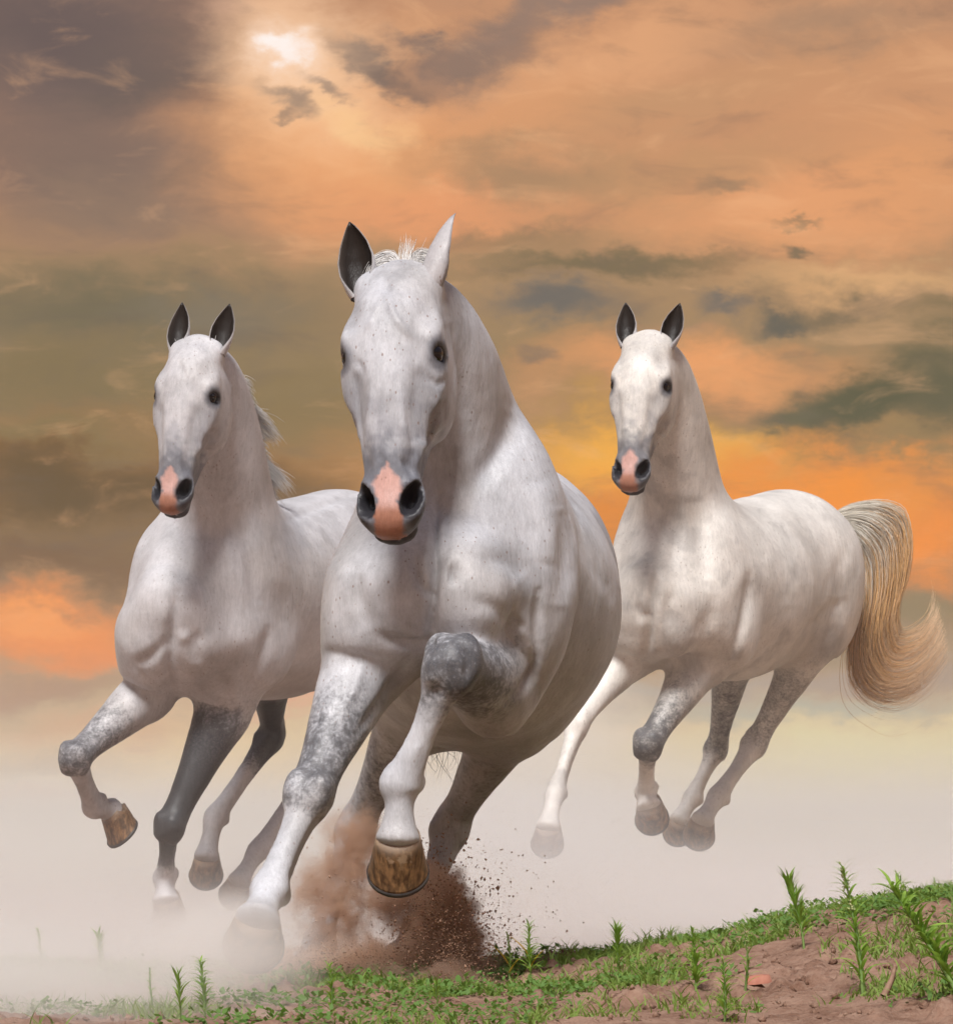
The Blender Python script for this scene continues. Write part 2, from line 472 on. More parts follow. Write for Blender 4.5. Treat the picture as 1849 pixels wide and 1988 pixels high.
def leg_loft(J, prof, lat, scale=1.0, tones=None, fat=None, cor=1.0):
    st = []
    for (sg, fr, a, b, c, k) in prof:
        pos = J[sg] * (1 - fr) + J[sg + 1] * fr
        u = sg + fr
        s = scale if u > 1.2 else 1.0
        if fat: s *= np.interp(u, fat[0], fat[1])
        if u > 3.9: s *= cor * 1.04
        tn = np.interp(u, tones[0], tones[1]) if tones else 0.0
        st.append([*pos, a * s, b * s, c * s, k, tn])
    st = np.array(st)
    T = np.gradient(catmull(st[:, :3], 3), axis=0)
    T /= np.linalg.norm(T, axis=1)[:, None]
    L = Loft(st, np.array([0, 0, 1.0]), 3, cap=0.5)
    V = np.cross(T, np.asarray(lat)); V /= np.linalg.norm(V, axis=1)[:, None]
    L.V = V; L.U = np.cross(L.T, V)
    return L

def head_frame(spec):
    px, py, Y, yaw, pitch, roll, s = spec
    yaw, pitch, roll = map(math.radians, (yaw, pitch, roll))
    N0 = np.array([-math.sin(yaw), -math.cos(yaw), 0.0]); L = np.array([math.cos(yaw), -math.sin(yaw), 0.0]); Z = np.array([0, 0, 1.0])
    A = -Z * math.cos(pitch) + N0 * math.sin(pitch)
    N = N0 * math.cos(pitch) + Z * math.sin(pitch)
    c, q = math.cos(roll), math.sin(roll)
    A, L = A * c + L * q, L * c - A * q
    return P(px, py, Y), A, N, L, s

class Head:
    def __init__(h, spec):
        h.O, h.A, h.N, h.L, h.s = head_frame(spec)
    def w(h, s, n, l):
        return h.O + h.s * (s * h.A + n * h.N + l * h.L)
    def loc(h, p):
        q = (p - h.O) / h.s
        return q @ h.A, q @ h.N, q @ h.L
    def prims(h):
        S = h.s; AX = [h.A, h.N, h.L]
        def lf(rows, k, ref=None, **kw):
            return Loft([[*h.w(r[0], r[1], r[2]), r[3] * S, r[4] * S, r[5] * S, k * S] for r in rows], h.N if ref is None else ref, **kw)
        def el(c, r, k, op='add', ax=None):
            return Ell(h.w(*c), np.array(r) * S, k * S, AX if ax is None else ax, op)
        out = []; h.nos = []
        # skull and face
        out.append(lf([(.012,-.068,0,.060,.048,.07),(.06,-.058,0,.085,.066,.09),(.12,-.05,0,.099,.080,.10),(.19,-.05,0,.101,.080,.10),(.25,-.05,0,.096,.074,.095),
                       (.32,-.052,0,.083,.062,.086),(.39,-.056,0,.070,.053,.074),(.46,-.062,0,.060,.048,.064),(.52,-.068,0,.057,.046,.056),(.565,-.075,0,.054,.042,.050)], .05, cap=.8))
        # flat bridge of the nose
        out.append(lf([(.16,.008,0,.044,.018,.03),(.27,.004,0,.040,.016,.03),(.37,-.014,0,.034,.014,.03),(.46,-.030,0,.028,.012,.03),(.52,-.042,0,.024,.01,.03)], .025))
        for q in (-1, 1):
            # cheek and lower jaw
            out.append(el((.215,-.120,q*.080), (.125,.095,.036), .04))
            out.append(el((.245,-.180,q*.070), (.095,.062,.033), .03))
            out.append(lf([(.12,-.17,q*.055,.03,.04,.04),(.22,-.195,q*.052,.032,.04,.04),(.31,-.178,q*.042,.028,.035,.035),(.42,-.14,q*.028,.024,.03,.028),(.53,-.118,q*.016,.024,.024,.022)], .03))
            # brow and cheek bone
            out.append(el((.166,-.022,q*.083), (.048,.028,.024), .03))
            out.append(lf([(.235,-.052,q*.096,.016,.018,.018),(.30,-.058,q*.088,.013,.016,.016),(.37,-.064,q*.074,.009,.012,.012)], .022))
            # hollow above the eye and in front of the cheek
            out.append(el((.110,.022,q*.098), (.04,.028,.024), .03, 'sub'))
            out.append(el((.355,-.085,q*.098), (.06,.03,.024), .03, 'sub'))
            # nostril flare
            out.append(el((.526,-.055,q*.050), (.050,.038,.026), .020))
            # ear root
            out.append(el((.028,-.065,q*.066), (.035,.032,.03), .03))
        out.append(el((.10,-.15,0), (.10,.085,.055), .04))
        # lips and chin
        out.append(el((.552,-.060,0), (.044,.038,.048), .022))
        out.append(el((.572,-.070,0), (.027,.026,.042), .018))
        out.append(el((.558,-.112,0), (.042,.026,.047), .016))
        out.append(el((.577,-.110,0), (.024,.022,.046), .012))
        out.append(el((.598,-.0935,0), (.030,.0035,.055), .008, 'sub'))
        for q in (-1, 1):
            # mouth corner, nostril and eye socket
            out.append(lf([(.58,-.094,q*.045,.003,.004,.004),(.555,-.094,q*.055,.003,.004,.004),(.515,-.096,q*.056,.003,.003,.003)], .01, op='sub'))
            c, d = math.cos(math.radians(28)), math.sin(math.radians(28))
            a1 = h.A * c - q * h.L * d; a3 = h.L * c + q * h.A * d
            na = [el((.533,-.030,q*.055), (.043,.034,.022), .008, 'sub', [a1, h.N * .8 + q * h.L * .6, a3 * .8 - q * h.N * .6]),
                  el((.525,-.052,q*.045), (.024,.030,.013), .008, 'sub', [a1, h.N, a3])]
            h.nos += na; out += na
            # shallow grooves beside the bridge of the nose
            out.append(lf([(.27,.008,q*.072,.005,.009,.009),(.36,-.006,q*.062,.005,.009,.009),(.45,-.020,q*.052,.005,.008,.008)], .03, op='sub'))
            out.append(el((.203,-.030,q*.104), (.025,.028,.018), .008, 'sub'))
            # eyelids
            for sg, rr, th in ((-1, .026, .0125), (1, .028, .008)):
                rows = []
                for t in np.linspace(-1.25, 1.25, 7):
                    ss = .203 + sg * rr * math.cos(t) * .78; nn = -.034 + rr * 1.12 * math.sin(t)
                    ll = .1015 - .004 * math.sin(t) - max(0, math.sin(t)) * .012
                    rows.append((ss, nn, q * ll, th * (.6 + .4 * math.cos(t)), th, th))
                out.append(lf(rows, .009, ref=q * h.L))
        return out
    def eyes(h):
        return [h.w(.203, -.031, q * .0845) for q in (-1, 1)], .0265 * h.s

def paint_head(h, V, col, tone, hp):
    """skin markings in the head's own coordinates"""
    s, n, l = h.loc(V)
    inh = (s > -.05) & (s < .66) & (n > -.25) & (n < .09) & (np.abs(l) < .16) & (field(hp, V) < .012)
    w1 = fbm(V, 55, 3, 5) - .5; w2 = fbm(V, 140, 2, 9) - .5
    grey = np.array([.115, .120, .145]); pink = np.array([.58, .345, .30]); pinkl = np.array([.40, .185, .125]); dark = np.array([.022, .021, .026])
    mt = np.where(inh, sstep(.46, .70, fbm(V, 34, 4, 77)) * (.16 + .34 * sstep(.18, .42, s)) + .12 * sstep(.5, .7, fbm(V, 12, 3, 66)), 0)[:, None]
    col = col * (1 - mt) + np.array([.30, .295, .33]) * mt
    # grey muzzle skin
    g = sstep(.33, .47, s + .12 * w1 + np.maximum(-n - .05, 0) * .3) * .85
    g = np.where(inh & (s > .3), g, 0)
    # lower sides of the face a little grey
    g = np.maximum(g, np.where(inh, .30 * sstep(.24, .34, s) * sstep(.03, .06, np.abs(l)) * (n > -.13), 0))
    for q in (-1, 1):
        d = np.sqrt(((s - .205) / 1.15) ** 2 + ((n + .030) / 1.1) ** 2 + (l - q * .100) ** 2)
        g = np.maximum(g, np.where(inh, .85 * (1 - sstep(.026, .048, d + .014 * w1)), 0))
        d2 = np.sqrt((s - .265) ** 2 + ((n + .03) / 1.2) ** 2 + (l - q * .085) ** 2)
        g = np.maximum(g, np.where(inh, .33 * (1 - sstep(.02, .07, d2 + .03 * w1)), 0))
    col = col * (1 - g[:, None]) + grey * g[:, None]
    # dark lids
    for q in (-1, 1):
        d = np.sqrt(((s - .203) / .9) ** 2 + ((n + .034) / 1.2) ** 2 + ((l - q * .098) * 1.0) ** 2)
        k = np.where(inh, 1 - sstep(.024, .035, d), 0)[:, None]
        col = col * (1 - k) + np.array([.03, .027, .03]) * k
    # dark lips, chin, nostril rims
    k = np.where(inh, sstep(.505, .545, s + .03 * w1) * sstep(.036, .052, np.abs(l) + .012 * w1), 0)
    k = np.maximum(k, np.where(inh & (s > .54), sstep(.082, .092, -n + .006 * w2), 0))
    k = k[:, None] * .85
    col = col * (1 - k) + np.array([.055, .054, .062]) * k
    # pink snip
    half = np.interp(s, [.455, .472, .49, .515, .54, .56, .6], [.0, .011, .029, .029, .019, .031, .031])
    k = np.where(inh & (n > -.092), sstep(-.0035, .0035, half + .012 * w2 + .010 * w1 - np.abs(l)) * (s > .455), 0)
    lowp = sstep(.54, .565, s)[:, None]
    pk = pink * (1 - lowp) + pinkl * lowp
    col = col * (1 - k[:, None]) + pk * k[:, None]
    # inside the nostrils
    for q in h.nos:
        d = q.ev(V)[0]
        k = np.where(inh, 1 - sstep(.0015, .005, d), 0)[:, None]
        col = col * (1 - k) + dark * k
    return col, inh

def ear_mesh(h, base, tip, openv, wid, name='ear'):
    """cupped leaf-shaped ear: outer skin and dark hollow inside"""
    b = np.asarray(base); ax = np.asarray(tip) - b; Ln = np.linalg.norm(ax); ax /= Ln
    o = np.asarray(openv) - ax * (np.asarray(openv) @ ax); o = unit(o); s = np.cross(ax, o)
    nt, na = 16, 14
    V = []; col = []
    for lay in (0, 1):
        for i in range(nt + 1):
            t = i / nt
            w = wid * np.interp(t, [0, .12, .3, .5, .7, .85, .95, 1], [.70, .86, 1.0, 1.0, .80, .50, .24, .03])
            op = np.interp(t, [0, .15, .4, .7, 1], [2.75, 2.35, 1.75, 1.45, 1.2])
            thick = (.0045 * (1 - .6 * t)) * h.s
            bend = .016 * math.sin(t * math.pi * .9) * h.s
            c = b + ax * Ln * t - o * (w * .55) + o * bend * .5
            for j in range(na + 1):
                a = -op + 2 * op * j / na
                r = w - (thick if lay else 0)
                if r < .001: r = .001
                x = math.sin(a) * r * (1.0 if abs(a) < 1.57 else 1.0); y = -math.cos(a) * r
                V.append(c + s * x + o * (y * .85 + w * .5))
                edge = abs(j / na - .5) * 2
                if lay == 0:
                    k = max(0, (edge - .86) / .14); white = np.array([.48, .46, .47])
                    tipk = max(0, (t - .86) / .14)
                    col.append(white * (1 - .25 * k - .45 * tipk))
                else:
                    k = max(0, (edge - .55) / .45)
                    deep = np.array([.018, .013, .011]); mid = np.array([.10, .080, .068])
                    low = max(0, 1 - t / .22) * k
                    cc = deep * (1 - k) + mid * k
                    col.append(cc * (1 - low) + np.array([.45, .42, .40]) * low)
    R = na + 1; Q = []
    off = (nt + 1) * R
    for i in range(nt):
        for j in range(na):
            a = i * R + j
            Q.append((a, a + 1, a + R + 1, a + R))
            Q.append((off + a, off + a + R, off + a + R + 1, off + a + 1))
    for i in range(nt):
        for j in (0, na):
            a = i * R + j
            Q.append((a, a + R, off + a + R, off + a) if j == 0 else (a, off + a, off + a + R, a + R))
    for j in range(na):
        a = nt * R + j
        Q.append((a, a + 1, off + a + 1, off + a))
    me = mesh_np(name, np.array(V), Q)
    set_col(me, "coat", np.array(col)); set_val(me, "tone", np.zeros(len(V)))
    return me

def hoof_mesh(cor, D, lat, sc_=1.0):
    """hoof: coronet band, flared wall, iron rim, hollow sole"""
    D = unit(D); lat = unit(np.asarray(lat) - D * (np.asarray(lat) @ D)); fr = np.cross(D, lat)
    a = math.radians(54)
    fwd = math.cos(a) * D + math.sin(a) * fr; up = -math.sin(a) * D + math.cos(a) * fr
    n = 36; V = []; col = []; rows = [0, .12, .3, .5, .7, .86, .90, 1.0, 1.02]
    hz = .082
    for ri, t in enumerate(rows):
        for j in range(n):
            th = 2 * math.pi * j / n
            cx, cy = math.sin(th), math.cos(th)
            heel = max(0, -cy)
            # sole outline and coronet outline in hoof axes
            sx, sy = .066 * cx * (1 - .10 * heel), .036 + (.062 if cy > 0 else .070) * cy
            kx, ky = .0475 * cx, -.004 + (.043 if cy > 0 else .052) * cy
            kz = .012 * cy - .012 * heel
            tt = min(t, 1)
            e = tt ** .92
            x = kx + (sx - kx) * e; y = ky + (sy - ky) * e; z = kz + (-hz - kz) * e
            if t > 1: x *= .80; y = .036 + (y - .036) * .80
            if 0 < t < .9: x *= 1 + .012 * math.sin(t * 30); 
            if t in (.90, 1.0): x *= 1.02; y = .036 + (y - .036) * 1.02
            V.append(cor + sc_ * (lat * x + fwd * y + up * z))
            col.append([t])
    m = len(V)
    V.append(cor + sc_ * (up * .004)); col.append([0.0])
    V.append(cor + sc_ * (fwd * .036 + up * (-hz + .012))); col.append([1.05])
    Q = []
    for i in range(len(rows) - 1):
        for j in range(n):
            Q.append((i * n + j, i * n + (j + 1) % n, (i + 1) * n + (j + 1) % n, (i + 1) * n + j))
    T = [((len(rows) - 1) * n + j, (len(rows) - 1) * n + (j + 1) % n, m + 1) for j in range(n)] + [((j + 1) % n, j, m) for j in range(n)]
    me = mesh_np('hoof', np.array(V), Q, T)
    set_val(me, "run", np.array(col)[:, 0])
    # iron shoe: a flat open ring nailed under the wall
    S = []; SQ = []; k = 26
    for i in range(k + 1):
        th = math.radians(-152 + 304 * i / k); cx, cy = math.sin(th), math.cos(th); heel = max(0, -cy)
        ox, oy = .069 * cx * (1 - .10 * heel), .036 + (.065 if cy > 0 else .072) * cy
        ix, iy = .047 * cx * (1 - .10 * heel), .036 + (.043 if cy > 0 else .055) * cy
        for (x, y, z) in ((ox, oy, -hz + .004), (ox, oy, -hz - .006), (ix, iy, -hz - .006), (ix, iy, -hz + .004)):
            S.append(cor + sc_ * (lat * x + fwd * y + up * z))
    for i in range(k):
        for j in range(4):
            SQ.append((i * 4 + j, i * 4 + (j + 1) % 4, i * 4 + 4 + (j + 1) % 4, i * 4 + 4 + j))
    SQ += [(3, 2, 1, 0), (k * 4, k * 4 + 1, k * 4 + 2, k * 4 + 3)]
    return me, mesh_np('horseshoe', np.array(S), SQ)

def hair_mesh(name, roots, curves_fn, n, seg, width, rnd, colfn):
    """n hair strands as three-sided tapering tubes"""
    V = []; Q = []; col = []
    ang = np.array([0, 2.094, 4.189])
    for i in range(n):
        pts = curves_fn(i, rnd)
        pts = np.asarray(pts)
        m = len(pts)
        T = np.gradient(pts, axis=0); T /= np.linalg.norm(T, axis=1)[:, None] + 1e-9
        a = np.cross(T, [0.31, 0.2, 0.93]); a /= np.linalg.norm(a, axis=1)[:, None] + 1e-9
        b = np.cross(T, a)
        w = width * (0.65 + 0.7 * rnd.random())
        c3 = colfn(i, rnd)
        o = len(V)
        for j in range(m):
            t = j / (m - 1)
            r = w * (1 - .85 * t ** 2)
            for q in ang:
                V.append(pts[j] + r * (math.cos(q) * a[j] + math.sin(q) * b[j]))
                col.append(c3(t))
        for j in range(m - 1):
            for q in range(3):
                q2 = (q + 1) % 3
                Q.append((o + j * 3 + q, o + j * 3 + q2, o + j * 3 + 3 + q2, o + j * 3 + 3 + q))
    me = mesh_np(name, np.array(V), np.array(Q))
    set_col(me, "coat", np.array(col))
    return me

def relax(V, Q, mask, times, lam=.5):
    """even out creases where the mask allows"""
    E = np.concatenate([Q[:, [0, 1]], Q[:, [1, 2]], Q[:, [2, 3]], Q[:, [3, 0]]])
    deg = np.maximum(np.bincount(E[:, 0], minlength=len(V)), 1).astype(float)
    for _ in range(times):
        A = np.stack([np.bincount(E[:, 0], weights=V[E[:, 1], d], minlength=len(V)) for d in range(3)], 1) / deg[:, None]
        V = V + (lam * mask)[:, None] * (A - V)
    return V

def normals(V, Q):
    fn = np.cross(V[Q[:, 2]] - V[Q[:, 0]], V[Q[:, 3]] - V[Q[:, 1]])
    N = np.stack([sum(np.bincount(Q[:, k], weights=fn[:, d], minlength=len(V)) for k in range(4)) for d in range(3)], 1)
    return N / (np.linalg.norm(N, axis=1)[:, None] + 1e-12)

def carve(V, N, strokes):
    """grooves and ridges of muscle, fold and vein; each stroke runs over the side of the animal that faces forward"""
    px = 924.5 + F * V[:, 0] / V[:, 1]; py = HORIZON - F * (V[:, 2] - HC) / V[:, 1]
    face = sstep(.02, .30, -N[:, 1])
    out = np.zeros(len(V))
    for pts, w, depth, y0, y1 in strokes:
        pts = catmull(np.array(pts, float), 4) if len(pts) > 2 else np.array(pts, float)
        lo = pts.min(0) - 3 * w; hi = pts.max(0) + 3 * w
        m = np.nonzero((px > lo[0]) & (px < hi[0]) & (py > lo[1]) & (py < hi[1]) & (V[:, 1] > y0) & (V[:, 1] < y1))[0]
        if not len(m): continue
        best = np.full(len(m), 1e9); tt = np.zeros(len(m)); n = max(len(pts) - 1, 1)
        for i in range(n):
            a = pts[i]; b = pts[min(i + 1, len(pts) - 1)]; ab = b - a; L2 = ab @ ab + 1e-9
            t = np.clip(((px[m] - a[0]) * ab[0] + (py[m] - a[1]) * ab[1]) / L2, 0, 1)
            d = np.hypot(px[m] - a[0] - t * ab[0], py[m] - a[1] - t * ab[1])
            q = d < best; best[q] = d[q]; tt[q] = (i + t[q]) / n
        fade = np.sin(np.clip(tt, .04, .96) * math.pi) ** .6 if len(pts) > 1 else 1.0
        out[m] += 1.75 * depth * np.exp(-(best / w) ** 2) * fade * face[m]
    return out

def shape_horse(S):
    """the blended surface of one horse (numbers only, so that the three can be worked out side by side)"""
    lat = unit(S['lat'])
    prims = []
    g = lambda r: [*P(*r[:3]), *r[3:]]
    if 'axis' in S:                                  # trunk given along its own axis: distance back, height
        o, yaw, zo = S['axis']
        bk = np.array([math.sin(yaw), math.cos(yaw), 0]); la = np.array([math.cos(yaw), -math.sin(yaw), 0]); o = P(*o)
        W = lambda t, l, z: np.array([o[0], o[1], 0]) + bk * t + la * l + np.array([0, 0, z + zo])
        prims.append(Loft([[*W(r[0], 0, r[1]), *r[2:]] for r in S['torso']], (0, 0, 1), 5, cap=.9, taper=[.5, .5, .36, .12, .0] + [.0] * (len(S['torso']) - 5)))
        for m in S['muscle']:
            for q in ((-1, 1) if m[0][1] else (1,)):
                prims.append(Ell(W(m[0][0], q * m[0][1], m[0][2]), m[1], m[2], [bk, la, (0, 0, 1)], m[3] if len(m) > 3 else 'add'))
        for r in S.get('tlofts', []):
            for q in ((-1, 1) if r[3] else (1,)):
                prims.append(Loft([[*W(p[0], q * p[1], p[2]), *p[3:]] for p in r[0]], r[1], 3, op=r[2]))
    else:
        prims.append(Loft([g(r) for r in S['torso']], (0, 0, 1), 5, cap=.9, taper=[.5, .5, .36, .12, .0] + [.0] * (len(S['torso']) - 5)))
        for m in S['muscle']:
            prims.append(Ell(P(*m[0]), m[1], m[2], m[4] if len(m) > 4 else None, m[3] if len(m) > 3 else 'add'))
    prims.append(Loft([g(r) for r in S['neck']], S['neckref'], 5, cap=.7))
    for r in S.get('lofts', []):
        prims.append(Loft([g(q) for q in r[0]], r[1], 3, op=r[2] if len(r) > 2 else 'add'))
    h = Head(S['head'])
    hp = h.prims()
    prims += hp
    feet = []
    for kind, prof in (('fore', FORE), ('hind', HIND)):
        for L in S[kind]:
            J = [P(*j) for j in L['j']]
            la = unit(L.get('lat', lat))
            prims.append(leg_loft(J[:5], prof, la, L.get('scale', 1), L.get('tones'), L.get('fat'), L.get('hoof', .92)))
            lf_ = prims[-1]; fr_ = lambda u: int(round(np.interp(u, us_, np.arange(len(us_))) * 3))
            us_ = [a + b for a, b, *_ in prof]
            at_ = lambda u, a, b: lf_.c[fr_(u)] + lf_.U[fr_(u)] * lf_.r[fr_(u), 0] * a + lf_.V[fr_(u)] * (lf_.r[fr_(u), 1] if b > 0 else lf_.r[fr_(u), 2]) * b
            sc2 = L.get('scale', 1)
            for q in (-1, 1):
                tn_ = np.interp(2.3, *L['tones']) if L.get('tones') else 0
                prims.append(Loft([[*at_(u, q * .98, -.12), .0055 * sc2, .007 * sc2, .007 * sc2, .012] for u in (2.22, 2.4, 2.6, 2.8)], lf_.V[fr_(2.5)], 3, op='sub'))
                tk = np.interp(2.0, *L['tones']) if L.get('tones') else 0; tf = np.interp(3.0, *L['tones']) if L.get('tones') else 0
                prims.append(Ell(at_(1.97, q * .50, .58), np.array([.020, .020, .026]) * sc2, .020, None, 'add', tk))
                prims.append(Ell(at_(2.10, q * .50, .54), np.array([.018, .018, .022]) * sc2, .018, None, 'add', tk))
                prims.append(Ell(at_(2.97, q * .55, -.70), np.array([.017, .017, .020]) * sc2, .014, None, 'add', tf))
            if kind == 'hind': prims.append(Ell(at_(1.93, 0, -.95), np.array([.024, .024, .030]) * sc2, .018, None, 'add', tk))
            feet.append((J[4], J[5] - J[4], unit(L.get('hlat', la)), L.get('scale', 1) * L.get('hoof', .89)))
    V, Q = surface(prims, S['vox'])
    f, tone = field(prims, V, True)
    fh = field(hp, V)
    z0, z1 = S['soft']
    V = relax(V, Q, sstep(.004, .05, fh) * sstep(z0, z1, V[:, 2]), S.get('times', 14))
    V = relax(V, Q, np.full(len(V), 1.0) * (1 - sstep(.004, .05, fh) * sstep(z0, z1, V[:, 2])), 1, .3)
    V = V + normals(V, Q) * carve(V, normals(V, Q), S.get('strokes', []))[:, None]
    rel = (fbm(V, 7, 2, 3) - .5) * .006 + (fbm(V, 30, 2, 8) - .5) * .0016
    white = np.array(S['white'])
    col = np.tile(white, (len(V), 1))
    shade = sstep(.50, .72, fbm(V, 3.2, 3, 21))[:, None] * S.get('stain', .12)
    col = col * (1 - shade) + np.array([.34, .29, .24]) * shade
    bl = (sstep(.52, .66, fbm(V, 11, 4, 44)) * sstep(.40, .62, fbm(V, 2.3, 2, 45)))[:, None] * .30
    col = col * (1 - bl) + np.array([.21, .20, .205]) * bl
    col, inh = paint_head(h, V, col, tone, hp)
    for (pp, rad, amt, c3) in S.get('coat_shade', []):  # soft tint patches; some paint neck, chest and belly shade into the coat
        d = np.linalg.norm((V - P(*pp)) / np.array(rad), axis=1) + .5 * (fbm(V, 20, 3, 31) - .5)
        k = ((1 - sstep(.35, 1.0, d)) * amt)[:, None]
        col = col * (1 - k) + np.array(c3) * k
    return dict(V=V, Q=Q, tone=tone, rel=rel, col=col, inh=inh, h=h, feet=feet)

def build_horse(S, mats, G):
    V, Q, tone, rel, col, inh, h, feet = (G[k] for k in ('V', 'Q', 'tone', 'rel', 'col', 'inh', 'h', 'feet'))
    base = S['foot']
    root = empty('horse', base)
    s, n, l = h.loc(V)
    hm = sstep(.05, -.02, s) + sstep(.12, .2, np.abs(l)) + sstep(.20, .28, -n)
    rel = rel * np.clip(hm, 0.12, 1)
    me = mesh_np('body', V - base, Q)
    me.update()
    nr = np.zeros(len(V) * 3, dtype=np.float32)
    me.vertices.foreach_get("normal", nr)
    nr = nr.reshape(-1, 3)
    V2 = V + nr * rel[:, None]
    me.vertices.foreach_set("co", (V2 - base).astype(np.float32).ravel())
    set_col(me, "coat", col)
    set_val(me, "tone", np.where(inh, 0, tone))
    body = link('body', me, mats['coat'], root)
    # eyes
    ec, er = h.eyes()
    for c, q in zip(ec, (-1, 1)):
        bpy_me = sphere_mesh(er, 20, 14)
        e = link('eye', bpy_me, mats['eye'], root)
        e.location = c - base
        # iris axis: outwards and a little forward
        z = unit(q * h.L * .80 + h.N * .60 + h.A * .10)
        e.rotation_euler = Vector(z).to_track_quat('Z', 'Y').to_euler()
    for E in S['ears']:
        bs = h.w(*E[0]); tp = h.w(*E[1]); ov = E[2][0] * h.A + E[2][1] * h.N + E[2][2] * h.L
        em = ear_mesh(h, bs - base, tp - base, ov, E[3] * h.s)
        link('ear', em, mats['coat'], root)
    for (cor, D, la, s_) in feet:
        hm_, sh_ = hoof_mesh(cor - base, D, la, s_)
        ho = link('hoof', hm_, mats['hoof'], root)
        link('horseshoe', sh_, mats['iron'], ho, smooth=False)
    return root, h, base

def sphere_mesh(r, nu, nv):
    V = []; Q = []; T = []
    for i in range(nv + 1):
        for j in range(nu):
            a = math.pi * i / nv; b = 2 * math.pi * j / nu
            V.append((r * math.sin(a) * math.cos(b), r * math.sin(a) * math.sin(b), r * math.cos(a)))
    for i in range(nv):
        for j in range(nu):
            Q.append((i * nu + j, (i + 1) * nu + j, (i + 1) * nu + (j + 1) % nu, i * nu + (j + 1) % nu))
    return mesh_np('eye', np.array(V), Q)
TRUNK = [(0,1.10,.14,.16,.16,.1),(.12,1.14,.198,.24,.25,.1),(.30,1.17,.26,.32,.33,.1),(.5,1.17,.29,.33,.36,.1),(.75,1.18,.305,.33,.37,.1),(1.0,1.22,.29,.33,.35,.1),(1.2,1.27,.27,.31,.30,.1),(1.38,1.27,.25,.29,.27,.1),(1.52,1.22,.18,.22,.24,.1)]
FLESH = [((.035,.077,1.02),(.10,.09,.14),.09),((.20,.175,1.16),(.13,.07,.22),.08),((.34,.20,1.0),(.13,.07,.14),.06),((1.28,0,1.30),(.24,.25,.25),.1),((1.36,.12,1.17),(.18,.115,.22),.14)]
